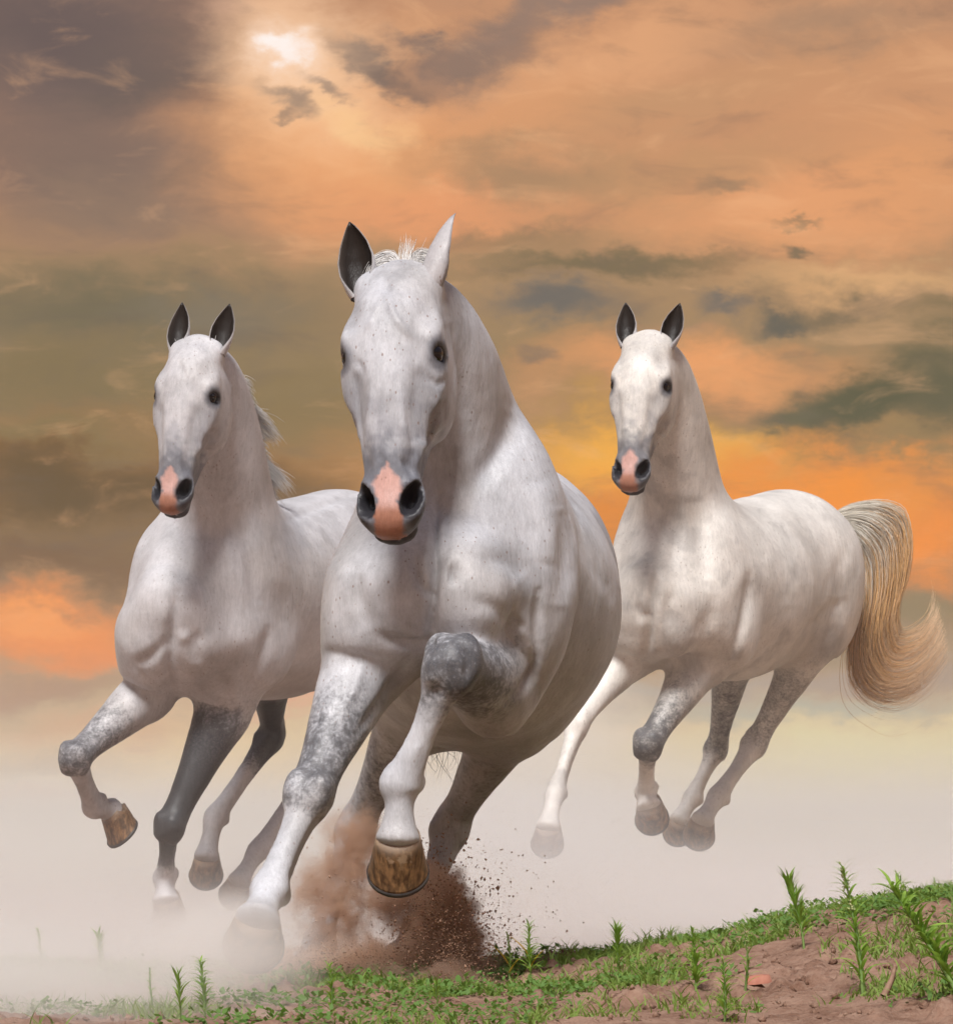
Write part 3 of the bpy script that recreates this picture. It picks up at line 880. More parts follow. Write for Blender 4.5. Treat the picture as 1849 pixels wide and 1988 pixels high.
def horse_specs():
    c, q = math.cos, math.sin
    r8 = math.radians(8); r25 = math.radians(25); r27 = math.radians(27)
    lat = (c(r8), -q(r8), 0)      # a horse's left side is on the right in the picture
    main = dict(
        lat=lat, vox=.0075, foot=np.array([0.0, 10.7, 0.0]), white=(.57, .575, .61), stain=.34,
        head=(760, 512, 9.98, 12, 17, 2.3, 1.0),
        neckref=(0.0, 0.75, 0.65),
        neck=[(782,575,10.05,.078,.07,.10,.05),(826,630,10.16,.100,.12,.13,.06),(858,705,10.26,.120,.15,.17,.07),(880,795,10.35,.134,.19,.21,.08),(893,895,10.43,.17,.24,.25,.10),(895,1000,10.50,.20,.26,.30,.12)],
        torso=[(850,1130,10.24,.17,.17,.16,.1),(878,1095,10.36,.220,.24,.25,.1),(893,1110,10.53,.262,.30,.32,.1),(908,1160,10.72,.325,.34,.332,.1),(928,1185,10.90,.338,.37,.318,.1),(945,1165,11.09,.312,.345,.30,.1),(958,1120,11.27,.275,.27,.28,.1),(965,1130,11.42,.20,.20,.24,.1)],
        muscle=[
            ((790,1160,10.17),(.090,.10,.115),.08), ((902,1165,10.15),(.100,.11,.115),.08),
            ((768,1085,10.30),(.085,.12,.17),.09), ((985,1010,10.36),(.11,.12,.20),.10),
            ((1025,1140,10.40),(.09,.12,.17),.09), ((742,1150,10.33),(.070,.12,.14),.10),
            ((958,1120,11.20),(.268,.26,.27),.10),
            ((868,1262,9.99),(.042,.04,.03),.02), ((850,1322,9.965),(.036,.04,.028),.02),
        ],
        soft=(.46, .62), times=9,
        coat_shade=[((945,770,10.3),(.10,.25,.17),.42,(.30,.235,.185)), ((960,1085,10.2),(.09,.25,.075),.42,(.20,.19,.19)), ((1120,1310,10.7),(.16,.6,.22),.30,(.33,.27,.22)), ((1165,1060,11.2),(.07,.45,.17),.65,(.20,.205,.24)),  # tan neck and belly shade painted into the coat, greyer chest and rump
               ((875,1110,10.1),(.04,.2,.05),.35,(.20,.18,.18)), ((880,960,10.2),(.06,.25,.12),.35,(.32,.26,.21)), ((1010,1320,10.3),(.10,.25,.10),.35,(.30,.25,.21)), ((700,1180,10.2),(.06,.2,.07),.25,(.28,.24,.21))],  # darkness right of the breastbone and neck shade painted into the coat
        strokes=[
            ([(850,960),(848,1040),(843,1120),(838,1180),(836,1245)],9,-.016,0,10.5), ([(868,985),(866,1050),(856,1100)],7,-.007,0,10.6), ([(858,985),(857,1050),(850,1090)],6,.004,0,10.6),
            ([(804,1071),(815,1130),(838,1160)],8,-.008,0,10.5), ([(872,1112),(882,1114)],22,-.010,0,10.6), ([(832,1246),(790,1252),(742,1236)],11,-.009,0,10.5),
            ([(1045,1150),(1042,1215),(1043,1266),(1028,1317),(987,1365)],9,-.010,0,10.75), ([(980,1214),(1003,1210),(1020,1226)],8,-.004,0,10.6),
            ([(1002,795),(985,850),(955,900),(915,940)],22,-.012,0,10.9), ([(1040,930),(1062,1020),(1052,1100)],32,.008,0,10.9), ([(1085,985),(1100,1080),(1090,1180)],20,-.007,0,11),
            ([(1105,962),(1125,1040),(1160,1110),(1186,1150)],16,-.005,0,11.4), ([(704,1285),(690,1335),(662,1395)],8,.004,0,10.5), ([(795,1280),(750,1350),(700,1420)],11,-.007,0,10.5),
            ([(690,1110),(700,1170),(720,1225)],16,-.006,0,10.6), ([(915,1165),(960,1180),(985,1215)],16,-.004,0,10.6), ([(930,1080),(985,1090),(1020,1120)],18,-.006,0,10.7),
            ([(752,575),(765,610),(785,640),(803,655)],5,.0035,0,10.2), ([(735,590),(722,620),(712,640)],5,.003,0,10.2), ([(750,540),(750,570)],6,-.004,0,10.2),
            ([(850,770),(848,820),(828,855),(806,868)],8,.005,0,10.3), ([(832,850),(815,878),(806,905)],6,.004,0,10.3), ([(690,730),(695,800),(702,860)],5,-.004,0,10.2),
            ([(832,732),(850,746),(864,736)],6,-.004,0,10.2), ([(722,770),(715,830),(712,880)],6,.004,0,10.2), ([(775,770),(783,830),(795,880)],6,.004,0,10.2), ([(735,880),(745,900),(735,915)],4,-.003,0,10.2),
            ([(778,890),(790,905),(800,925)],5,-.004,0,10.2), ([(870,620),(885,720),(900,820)],16,-.006,0,10.6), ([(690,700),(700,712),(705,730)],5,-.003,0,10.2),
            ([(850,1330),(838,1350)],12,-.006,0,10.1), ([(900,1255),(910,1290),(905,1320)],10,-.006,0,10.2), ([(815,1440),(800,1480)],9,.003,0,10.2), ([(620,1500),(640,1540)],14,.004,0,10.3),
        ],
        fore=[
            dict(j=[(726,1150,10.20),(706,1290,10.23),(600,1545,10.05),(522,1728,9.92),(500,1785,9.84),(492,1832,9.88)], scale=1.10,
                 fat=[[0,.5,1,1.5,2],[.95,1.05,1.18,1.14,1.02]],
                 tones=[[0,1.1,1.5,1.9,2.1,2.35,4],[0,.05,.55,.75,.5,.05,0]]),
            dict(j=[(990,1175,10.32),(962,1325,10.33),(878,1290,9.96),(777,1525,10.02),(772,1625,10.02),(770,1700,10.05)], scale=1.26, hoof=.79,
                 fat=[[0,1,1.3,1.7,2,3,3.3,3.7,4],[1,1.28,1.25,1.12,1.0,1.0,.82,.86,1.0]],
                 tones=[[0,1.2,1.6,2.1,2.35,2.6,4],[0,.25,.7,.85,.4,.05,0]]),
        ],
        hind=[
            dict(j=[(862,1180,11.18),(812,1365,10.98),(693,1600,11.25),(618,1830,11.10),(590,1875,11.03),(577,1912,11.04)], tones=[[0,1,1.4,2,4],[0,.3,.5,.35,0]]),
            dict(j=[(1015,1180,11.18),(1000,1375,10.98),(876,1600,11.27),(808,1805,11.10),(775,1860,11.03),(762,1902,11.04)], tones=[[0,1,1.4,2,4],[0,.2,.35,.25,0]]),
        ],
        ears=[((.045,-.066,-.076),(-.128,-.05,-.108),(0,1,-.2),.042),((.040,-.062,.070),(-.150,-.085,.118),(0,-.5,1),.041)],
    )
    left = dict(
        lat=(c(r25), -q(r25), 0), vox=.0105, foot=np.array([-.8, 16.3, 0.0]), white=(.58, .57, .59), stain=.30,
        head=(372, 654, 15.45, 18, 17, -3.2, 1.0),
        axis=((335,1200,15.75), r25, 0.0), torso=TRUNK, muscle=FLESH, soft=(.64, .84), times=6,
        coat_shade=[((430,1280,15.95),(.15,.4,.16),.45,(.25,.215,.195)), ((400,1130,15.9),(.12,.4,.16),.25,(.30,.255,.22)), ((560,1050,16.2),(.09,.5,.16),.40,(.24,.245,.28)), ((455,1030,15.95),(.08,.3,.14),.25,(.33,.28,.235)), ((560,1330,16.3),(.25,.5,.08),.40,(.28,.22,.18))],
        strokes=[
            ([(345,1150),(332,1220),(328,1290),(342,1345)],9,-.014,0,16.3), ([(395,960),(402,1050),(396,1130)],14,-.007,0,16.6), ([(470,1010),(490,1100),(500,1180)],16,-.008,0,16.8),
            ([(432,960),(440,1050),(452,1130)],14,.006,0,16.6), ([(262,1292),(295,1272),(325,1240)],11,-.008,0,16.4), ([(395,1230),(378,1250),(385,1290)],14,-.008,0,16.4), ([(348,1235),(368,1240)],12,.006,0,16.4),
            ([(475,1345),(502,1290),(520,1225)],10,-.009,0,16.8), ([(265,1302),(300,1328),(345,1347)],8,-.007,0,16.4), ([(420,1300),(440,1340),(432,1380)],12,-.006,0,16.5), ([(345,1000),(350,1080),(345,1140)],12,-.006,0,16.5),
            ([(560,1010),(640,975),(700,955)],8,-.006,0,18), ([(352,690),(362,712),(372,730)],4,.003,0,16), ([(400,830),(398,855),(382,880)],5,.005,0,16),
        ],
        neckref=(.15, 0.75, 0.65),
        neck=[(383,695,15.53,.076,.07,.10,.05),(413,740,15.66,.100,.12,.13,.06),(428,820,15.78,.124,.15,.17,.07),(434,905,15.88,.148,.19,.21,.08),(432,985,15.98,.18,.24,.25,.10),(425,1070,16.04,.20,.26,.30,.12)],
        fore=[
            dict(j=[(285,1235,15.80),(293,1335,15.95),(145,1473,15.74),(183,1568,15.92),(216,1574,15.98),(231,1622,15.98)], scale=1.10, hlat=(.75,-.66,.1),
                 fat=[[0,1,1.3,2],[1,1.15,1.18,1.05]], tones=[[0,1.2,1.5,1.9,2.1,2.3,4],[0,.05,.45,.7,.6,.05,0]]),
            dict(j=[(430,1235,15.85),(440,1365,15.99),(330,1605,15.88),(319,1705,16.02),(322,1745,16.0),(325,1790,16.04)], scale=1.05,
                 fat=[[0,1,1.3,2],[1,1.2,1.2,1.05]], tones=[[0,1.05,1.4,2.2,2.5,2.8,4],[0,.35,1.2,1.6,1.3,.3,0]]),
        ],
        hind=[
            dict(j=[(607,1160,17.0),(520,1300,16.72),(528,1425,16.95),(417,1586,16.75),(400,1665,16.68),(394,1722,16.74)], scale=1.05, tones=[[0,1,1.5,2.05,2.4,2.6,4],[.3,1.1,1.5,1.4,.6,.05,0]]),
            dict(j=[(735,1160,17.0),(690,1330,16.7),(610,1490,16.95),(500,1650,16.7),(464,1712,16.62),(449,1752,16.68)], tones=[[0,1,1.5,2,4],[0,.3,.4,.2,0]]),
        ],
        ears=[((.035,-.062,-.070),(-.148,-.06,-.082),(0,1,-.1),.040),((.035,-.062,.074),(-.146,-.06,.090),(0,1,.15),.040)],
    )
    right = dict(
        lat=(c(r27), -q(r27), 0), vox=.0115, foot=np.array([.9, 18.1, .30]), white=(.75, .715, .67), stain=.22,
        head=(1250, 645, 17.15, 15, 17, -3.0, 1.0),
        axis=((1268,1190,17.45), r27, 0.12), torso=TRUNK, muscle=FLESH, soft=(.76, .96), times=6,
        coat_shade=[((1330,1010,17.7),(.12,.4,.20),.25,(.38,.31,.25)), ((1270,1120,17.5),(.12,.4,.12),.28,(.34,.28,.24)), ((1400,1230,17.9),(.16,.5,.12),.30,(.36,.29,.23)), ((1520,1250,18.3),(.25,.6,.12),.25,(.40,.30,.23)), ((1600,1250,18.5),(.12,.5,.10),.45,(.24,.21,.20))],
        strokes=[
            ([(1277,1100),(1264,1163),(1258,1245),(1250,1285)],8,-.014,0,18.1), ([(1305,1150),(1296,1180),(1300,1215)],11,-.008,0,18.1), ([(1232,1170),(1245,1195),(1256,1200)],10,-.007,0,18),
            ([(1300,960),(1310,1040),(1300,1110)],13,-.007,0,18.3), ([(1340,985),(1362,1060),(1372,1130)],15,-.008,0,18.4), ([(1452,1120),(1441,1209),(1414,1285)],9,-.011,0,18.7), ([(1350,1240),(1375,1200),(1385,1150)],16,-.006,0,18.4),
            ([(1583,1220),(1600,1192),(1632,1168)],10,-.007,0,19.2), ([(1540,1000),(1582,1060),(1600,1130),(1590,1180)],16,-.005,0,19.2), ([(1640,1062),(1625,1120),(1630,1160)],12,-.003,0,19.3), ([(1560,1240),(1590,1200)],12,-.006,0,19.2),
            ([(1290,850),(1288,832),(1275,850)],5,.005,0,17.6), ([(1470,990),(1520,1080),(1530,1180)],18,-.005,0,19),
        ],
        neckref=(.15, 0.75, 0.65),
        neck=[(1259,680,17.22,.076,.07,.10,.05),(1286,725,17.34,.100,.12,.13,.06),(1301,790,17.46,.120,.15,.17,.07),(1309,862,17.56,.140,.19,.21,.08),(1312,940,17.66,.170,.24,.25,.10),(1315,1030,17.76,.20,.26,.30,.12)],
        fore=[
            dict(j=[(1345,1170,17.57),(1365,1275,17.69),(1258,1445,17.47),(1252,1540,17.68),(1258,1562,17.66),(1262,1600,17.72)], scale=1.12,
                 fat=[[0,1,1.3,2],[1,1.15,1.18,1.05]], tones=[[0,1.3,1.6,1.95,2.15,2.4,4],[0,.15,.55,.8,.75,.15,0]]),
            dict(j=[(1235,1190,17.50),(1225,1270,17.62),(1122,1400,17.42),(1076,1540,17.27),(1063,1605,17.2),(1056,1660,17.26)], scale=1.05,
                 tones=[[0,4],[0,0]]),
        ],
        hind=[
            dict(j=[(1590,1110,18.72),(1572,1250,18.48),(1466,1440,18.70),(1392,1545,18.40),(1362,1594,18.32),(1350,1634,18.38)], scale=1.1, tones=[[0,.9,1.3,2,2.3,4],[0,.15,.45,.45,.1,0]]),
            dict(j=[(1440,1110,18.60),(1425,1270,18.45),(1390,1452,18.82),(1342,1548,18.74),(1318,1592,18.68),(1309,1632,18.74)], tones=[[0,.9,1.3,2,2.5,4],[0,.4,.6,.6,.1,0]]),
        ],
        ears=[((.035,-.062,-.074),(-.142,-.06,-.102),(0,1,-.1),.040),((.035,-.062,.074),(-.144,-.06,.106),(0,1,.15),.040)],
    )
    return [main, left, right]

def build_all(mats):
    return [build_horse(s, mats, shape_horse(s)) for s in horse_specs()]
# ------------------------------------------------------------------ materials
def material(name):
    m = bpy.data.materials.new(name); m.use_nodes = True
    n = Nodes(m.node_tree)
    return m, n, m.node_tree.nodes['Principled BSDF']

def attr(n, name, out='Color'):
    a = n.new('ShaderNodeAttribute'); a.attribute_name = name
    return a.outputs[out]

def coat_material():
    m, n, b = material('grey_horse_coat')
    obj = n.new('ShaderNodeTexCoord').outputs['Object']
    base = attr(n, 'coat'); tone = attr(n, 'tone', 'Fac')
    # dappled dark hair on the legs
    dap = n.noise(obj, 30, 4, .6, .2)
    dap2 = n.noise(obj, 120, 3, .6, .3)
    t = n.math('ADD', n.math('MULTIPLY', tone, 1.30), n.math('ADD', n.math('MULTIPLY', n.math('SUBTRACT', dap, .5), 1.1), n.math('MULTIPLY', n.math('SUBTRACT', dap2, .5), 1.0)))
    k = n.math('MULTIPLY', n.ramp(t, .22, 1.15), n.ramp(tone, .04, .30))
    dark = n.mix(n.ramp(dap2, .35, .7), n.mix(n.ramp(tone, .9, 1.4), (.030, .031, .040), (.010, .010, .012)), n.mix(n.ramp(tone, .9, 1.4), (.105, .10, .104), (.022, .020, .021)))
    c = n.mix(n.math('MULTIPLY', k, .93), base, dark)
    # rust flecks, long with the lie of the hair
    st = n.new('ShaderNodeMapping'); n.put(st.inputs['Vector'], obj); st.inputs['Scale'].default_value = (1, 1, .55)
    v = n.new('ShaderNodeTexVoronoi', feature='F1'); n.put(v.inputs['Vector'], st.outputs[0]); v.inputs['Scale'].default_value = 105
    sepc = n.new('ShaderNodeSeparateColor'); n.put(sepc.inputs[0], v.outputs['Color'])
    size = n.math('MULTIPLY', sepc.outputs[0], .32)
    spot = n.math('SUBTRACT', 1.0, n.ramp(v.outputs['Distance'], n.math('MULTIPLY', size, .4), size))
    area = n.ramp(n.noise(obj, 4.5, 3, .6), .36, .58)
    f = n.math('MULTIPLY', n.math('MULTIPLY', spot, area), n.math('GREATER_THAN', sepc.outputs[1], .34))
    lum = n.new('ShaderNodeRGBToBW'); n.put(lum.inputs[0], c)
    f = n.math('MULTIPLY', f, n.ramp(lum.outputs[0], .22, .40, 0, .70))
    c = n.mix(f, c, (.20, .105, .068))
    # hair grain and soft grey clouds
    hs = n.new('ShaderNodeMapping'); n.put(hs.inputs['Vector'], obj); hs.inputs['Scale'].default_value = (1, 1, .22)
    grain = n.noise(hs.outputs[0], 420, 3, .65)
    cloud = n.noise(obj, 7.5, 5, .6, .4)
    midn = n.noise(hs.outputs[0], 95, 4, .62)
    g = n.math('ADD', n.ramp(midn, .3, .72, .07, -.12, 'LINEAR'), n.math('ADD', n.ramp(grain, .3, .7, .90, 1.06, 'LINEAR'), n.ramp(cloud, .35, .72, .07, -.20, 'LINEAR')))
    gc = n.new('ShaderNodeVectorMath', operation='SCALE'); n.put(gc.inputs[0], c); n.put(gc.inputs['Scale'], g)
    n.put(b.inputs['Base Color'], gc.outputs[0])
    b.inputs['Roughness'].default_value = .43
    b.inputs['Specular IOR Level'].default_value = .36
    b.inputs['Sheen Weight'].default_value = .06; b.inputs['Sheen Roughness'].default_value = .45
    # skin relief: wrinkles and veins
    rel = n.math('ADD', n.math('MULTIPLY', n.noise(hs.outputs[0], 26, 3, .5), .5), n.math('ADD', n.math('MULTIPLY', grain, .12), n.math('MULTIPLY', midn, .22)))
    bp = n.new('ShaderNodeBump'); bp.inputs['Strength'].default_value = .60; bp.inputs['Distance'].default_value = .010
    n.put(bp.inputs['Height'], rel); n.put(b.inputs['Normal'], bp.outputs[0])
    return m

def eye_material():
    m, n, b = material('dark_wet_eye')
    obj = n.new('ShaderNodeTexCoord').outputs['Object']
    _, _, z = n.sep(n.vec('NORMALIZE', obj))
    c = n.mix(n.ramp(z, .70, .80), (.006, .004, .004), (.014, .006, .004))
    c = n.mix(n.ramp(z, .90, .93), c, (.004, .003, .004))
    n.put(b.inputs['Base Color'], c); b.inputs['Roughness'].default_value = .04
    b.inputs['Specular IOR Level'].default_value = .5
    return m

def hoof_material():
    m, n, b = material('horn_hoof')
    obj = n.new('ShaderNodeTexCoord').outputs['Object']; run = attr(n, 'run', 'Fac')
    mp = n.new('ShaderNodeMapping'); n.put(mp.inputs['Vector'], obj); mp.inputs['Scale'].default_value = (1, 1, .25)
    s = n.noise(mp.outputs[0], 75, 4, .6)
    p = n.noise(obj, 28, 4, .6)
    c = n.mix(n.ramp(s, .35, .68), (.075, .038, .018), (.30, .165, .075))
    c = n.mix(n.ramp(p, .50, .70, 0, .75), c, (.045, .026, .016))
    c = n.mix(n.math('MULTIPLY', n.ramp(run, .26, .0), .8), c, (.36, .27, .20))       # dust under the coronet
    c = n.mix(n.math('MULTIPLY', n.ramp(p, .46, .36), n.ramp(run, .55, .15)), c, (.40, .28, .18))
    c = n.mix(n.ramp(run, .94, 1.0), c, (.05, .035, .025))
    n.put(b.inputs['Base Color'], c); b.inputs['Roughness'].default_value = .45
    bp = n.new('ShaderNodeBump'); bp.inputs['Strength'].default_value = .5; bp.inputs['Distance'].default_value = .004
    n.put(bp.inputs['Height'], n.noise(mp.outputs[0], 90, 3, .6)); n.put(b.inputs['Normal'], bp.outputs[0])
    return m

def hair_material():
    m, n, b = material('horse_hair')
    n.put(b.inputs['Base Color'], attr(n, 'coat')); b.inputs['Roughness'].default_value = .45
    b.inputs['Specular IOR Level'].default_value = .35
    return m

def soil_material():
    m, n, b = material('red_soil')
    obj = n.new('ShaderNodeTexCoord').outputs['Object']
    a = n.noise(obj, 7, 6, .6); g = n.noise(obj, 60, 5, .65); big = n.noise(obj, 1.3, 4, .55)
    c = n.mix(n.ramp(a, .32, .70), (.21, .113, .076), (.37, .228, .164))
    c = n.mix(n.ramp(g, .40, .75, 0, .55), c, (.43, .29, .215))
    c = n.mix(n.ramp(g, .42, .25, 0, .6), c, (.15, .078, .052))
    # beyond the trodden strip the field is thinly grown over
    _, y, _ = n.sep(obj)
    far = n.math('MULTIPLY', n.ramp(y, 14.0, 24.0), n.ramp(big, .38, .62, .25, .85))
    c = n.mix(far, c, (.20, .20, .085))
    n.put(b.inputs['Base Color'], c); b.inputs['Roughness'].default_value = .95; b.inputs['Specular IOR Level'].default_value = .15
    bp = n.new('ShaderNodeBump'); bp.inputs['Strength'].default_value = .9; bp.inputs['Distance'].default_value = .012
    n.put(bp.inputs['Height'], n.noise(obj, 85, 5, .7)); n.put(b.inputs['Normal'], bp.outputs[0])
    return m

def leaf_material(name, c1, c2, rough=.55):
    m, n, b = material(name)
    obj = n.new('ShaderNodeTexCoord').outputs['Object']
    oi = n.new('ShaderNodeObjectInfo')
    r = n.noise(obj, 23, 2, .5)
    f = n.math('ADD', n.math('MULTIPLY', r, .6), n.math('MULTIPLY', oi.outputs['Random'], .5), clamp=True)
    c = n.mix(f, c1, c2)
    n.put(b.inputs['Base Color'], c); b.inputs['Roughness'].default_value = rough; b.inputs['Specular IOR Level'].default_value = .3
    # light passes through thin leaves
    tr = n.new('ShaderNodeBsdfTranslucent'); n.put(tr.inputs[0], n.mix(.5, c, (.20, .34, .03)))
    mx = n.new('ShaderNodeMixShader'); mx.inputs[0].default_value = .42
    out = [q for q in n.n if q.type == 'OUTPUT_MATERIAL'][0]
    n.l.new(b.outputs[0], mx.inputs[1]); n.l.new(tr.outputs[0], mx.inputs[2]); n.l.new(mx.outputs[0], out.inputs[0])
    return m

def plain_material(name, c1, c2, scale=40, rough=.8):
    m, n, b = material(name)
    obj = n.new('ShaderNodeTexCoord').outputs['Object']
    n.put(b.inputs['Base Color'], n.mix(n.ramp(n.noise(obj, scale, 4, .6), .3, .7), c1, c2)); b.inputs['Roughness'].default_value = rough
    return m
# ------------------------------------------------------------------ ground
def crest(X):
    return np.interp(X, [-3, -.7, .03, .32, .555, .73, .905, 1.08, 2.0, 4], [.0, .0, .004, .050, .095, .145, .18, .205, .27, .3])
def ground_base(X, Y):
    f = sstep(8.0, 10.4, Y)
    z = crest(X) * (.15 + .85 * f)
    z = z * (1 - .85 * sstep(10.6, 13.0, Y)) - .03 * sstep(11.5, 13.0, Y)
    return z
def ground_z(X, Y, fine=True):
    X = np.atleast_1d(np.asarray(X, float)); Y = np.atleast_1d(np.asarray(Y, float))
    z = ground_base(X, Y)
    p = np.stack([X, Y, np.zeros_like(X)], 1)
    near = 1 - sstep(16, 30, Y)
    lump = fbm(p, 5, 3, 40) - .5
    clod = np.maximum(fbm(p, 17, 3, 50) - .52, 0)
    z = z + near * (lump * .035 + clod * .10 * sstep(.40, .60, fbm(p, 2.1, 2, 60)))
    if fine:
        z = z + near * ((fbm(p, 55, 2, 70) - .5) * .012)
    return z
def ground_at(px, py):
    """where the line of sight through a frame pixel meets the ground"""
    Y = np.arange(8.3, 24, .01)
    X = (px - 924.5) * Y / F
    below = HC + (HORIZON - py) * Y / F - ground_z(X, Y)
    i = np.nonzero(below < 0)[0]
    k = i[0] if len(i) else len(Y) - 1
    return np.array([X[k], Y[k], ground_z(X[k], Y[k])[0]])

def build_ground(mat):
    xs = np.concatenate([-np.geomspace(1.45, 900, 44)[::-1], np.arange(-1.44, 1.46, .0105), np.geomspace(1.47, 900, 44)])
    ys = np.concatenate([np.linspace(-60, 8.0, 18), np.arange(8.05, 12.2, .0125), 12.2 + np.geomspace(.02, 2500, 90)])
    GX, GY = np.meshgrid(xs, ys)
    z = ground_z(GX.ravel(), GY.ravel())
    V = np.stack([GX.ravel(), GY.ravel(), z], 1)
    nx, ny = len(xs), len(ys)
    i = np.arange(nx - 1)[None] + np.arange(ny - 1)[:, None] * nx
    i = i.ravel()
    Q = np.stack([i, i + 1, i + 1 + nx, i + nx], 1)
    o = link('ground', mesh_np('ground', V, Q), mat)
    tag(o, kind='structure')
    return o

# ------------------------------------------------------------------ grass and small ground cover
def blades(rng, pts, hmin, hmax, wmin, wmax, bend, seg=3):
    """curved tapering blades, one strip each"""
    V = []; Q = []
    n = len(pts)
    ang = rng.random(n) * 6.283; h = hmin + (hmax - hmin) * rng.random(n) ** 1.6; w = wmin + (wmax - wmin) * rng.random(n)
    be = bend * (.3 + rng.random(n)); tw = rng.random(n) * 6.283
    base = np.stack([np.cos(ang), np.sin(ang), np.zeros(n)], 1); side = np.stack([np.cos(tw), np.sin(tw), np.zeros(n)], 1)
    out = []
    for k in range(seg + 1):
        t = k / seg
        c = pts + base * (be * h * t * t)[:, None] + np.array([0, 0, 1]) * (h * t * (1 - .25 * t * be))[:, None]
        ww = (w * (1 - t ** 1.5) + .0004)[:, None]
        out.append(c - side * ww); out.append(c + side * ww)
    V = np.stack(out, 1).reshape(-1, 3)
    m = 2 * (seg + 1)
    o = np.arange(n)[:, None] * m
    Q = np.concatenate([np.stack([o[:, 0] + 2 * k, o[:, 0] + 2 * k + 1, o[:, 0] + 2 * k + 3, o[:, 0] + 2 * k + 2], 1) for k in range(seg)])
    return V, Q

def build_grass(mats):
    rng = np.random.default_rng(7)
    n = 46000
    X = rng.uniform(-2.2, 2.6, n); Y = 8.3 + rng.random(n) ** .8 * 4.2
    p = np.stack([X, Y, np.zeros(n)], 1)
    dens = fbm(p, 3.2, 3, 90)
    dens = dens + .10 * sstep(9.7, 10.5, Y) * sstep(11.4, 10.6, Y) + .05 * sstep(.2, 1.0, X)
    dens = dens + .05 * sstep(.1, .9, X)
    keep = dens > .535 + .18 * rng.random(n)
    # grass stands in clumps
    X, Y = X[keep], Y[keep]
    rep = 5
    X = (X[:, None] + rng.normal(0, .012, (len(X), rep))).ravel(); Y = (Y[:, None] + rng.normal(0, .012, (len(Y), rep))).ravel()
    pts = np.stack([X, Y, ground_z(X, Y) - .004], 1)
    V, Q = blades(rng, pts, .010, .050, .0011, .0026, .9)
    o = link('grass', mesh_np('grass', V, Q), mats['grass'], smooth=False)
    tag(o, 'short green grass scattered over the red soil in front', 'grass', kind='stuff')
    # low broad-leaved ground cover
    n = 16000
    X = rng.uniform(-2.2, 2.6, n); Y = 8.3 + rng.random(n) * 3.2
    p = np.stack([X, Y, np.zeros(n)], 1)
    keep = fbm(p, 2.6, 3, 120) + .07 * sstep(9.9, 10.4, Y) + .03 * sstep(.2, .9, X) > .585 + .12 * rng.random(n)
    X, Y = X[keep], Y[keep]; n = len(X)
    V = []; Q = []
    rep = 7
    c = np.stack([X, Y, ground_z(X, Y)], 1)
    c = np.repeat(c, rep, 0) + np.concatenate([rng.normal(0, .013, (n * rep, 2)), rng.uniform(.002, .028, (n * rep, 1))], 1)
    m = len(c)
    a = rng.random(m) * 6.283; L = rng.uniform(.006, .020, m); wd = L * rng.uniform(.22, .42, m); up = rng.uniform(-.2, .9, m)
    u = np.stack([np.cos(a) * np.cos(up), np.sin(a) * np.cos(up), np.sin(up)], 1); s = np.stack([-np.sin(a), np.cos(a), rng.uniform(-.4, .4, m)], 1)
    V = np.stack([c, c + u * (L * .5)[:, None] + s * wd[:, None], c + u * L[:, None], c + u * (L * .5)[:, None] - s * wd[:, None]], 1).reshape(-1, 3)
    Q = (np.arange(m) * 4)[:, None] + np.arange(4)[None]
    o = link('ground_cover', mesh_np('ground_cover', V, Q), mats['cover'], smooth=False)
    tag(o, 'low leafy ground cover in patches on the red soil', 'ground cover', kind='stuff')
    # crumbs of soil
    n = 9000
    X = rng.uniform(-2.2, 2.5, n); Y = 8.3 + rng.random(n) * 3.0
    r = .0022 + .010 * rng.random(n) ** 5
    ctr = np.stack([X, Y, ground_z(X, Y) + r * .2], 1)
    V, T = lumps(rng, ctr, r)
    o = link('soil_crumbs', mesh_np('soil_crumbs', V, tris=T), mats['soil'], smooth=False)
    tag(o, 'loose crumbs of red soil strewn over the ground', 'soil', kind='stuff')

OCT_F = np.array([(0,2,4),(2,1,4),(1,3,4),(3,0,4),(2,0,5),(1,2,5),(3,1,5),(0,3,5)])
def lumps(rng, ctr, r, squash=1.0):
    """small uneven lumps (jittered octahedra)"""
    D = np.array([(1,0,0),(-1,0,0),(0,1,0),(0,-1,0),(0,0,1),(0,0,-1)], float)
    n = len(ctr)
    d = D[None] * rng.uniform(.55, 1.25, (n, 6, 1)) + rng.normal(0, .18, (n, 6, 3))
    a = rng.random(n) * 6.283
    R = np.zeros((n, 3, 3)); R[:, 0, 0] = np.cos(a); R[:, 0, 1] = -np.sin(a); R[:, 1, 0] = np.sin(a); R[:, 1, 1] = np.cos(a); R[:, 2, 2] = squash
    V = ctr[:, None] + np.einsum('nij,nkj->nki', R, d) * np.asarray(r).reshape(-1, 1, 1)
    T = (np.arange(n) * 6)[:, None, None] + OCT_F[None]
    return V.reshape(-1, 3), T.reshape(-1, 3)

# ------------------------------------------------------------------ tall weeds
def leaf_mesh(length, width, curl):
    """a lance-shaped leaf folded along its midrib, pointing along +X"""
    V = []; Q = []
    n = 6
    for i in range(n + 1):
        t = i / n
        w = width * (math.sin(math.pi * min(1, t * .92 + .08)) ** .8) * (1 - .35 * t)
        if i == n: w = .0003
        x = length * t; z = curl * length * (t - t * t * 1.25)
        V += [(x, -w, z + w * .35), (x, 0, z), (x, w, z + w * .35)]
    for i in range(n):
        for j in (0, 1):
            Q.append((i * 3 + j, i * 3 + j + 1, i * 3 + j + 4, i * 3 + j + 3))
    return mesh_np('leaf', np.array(V), Q)

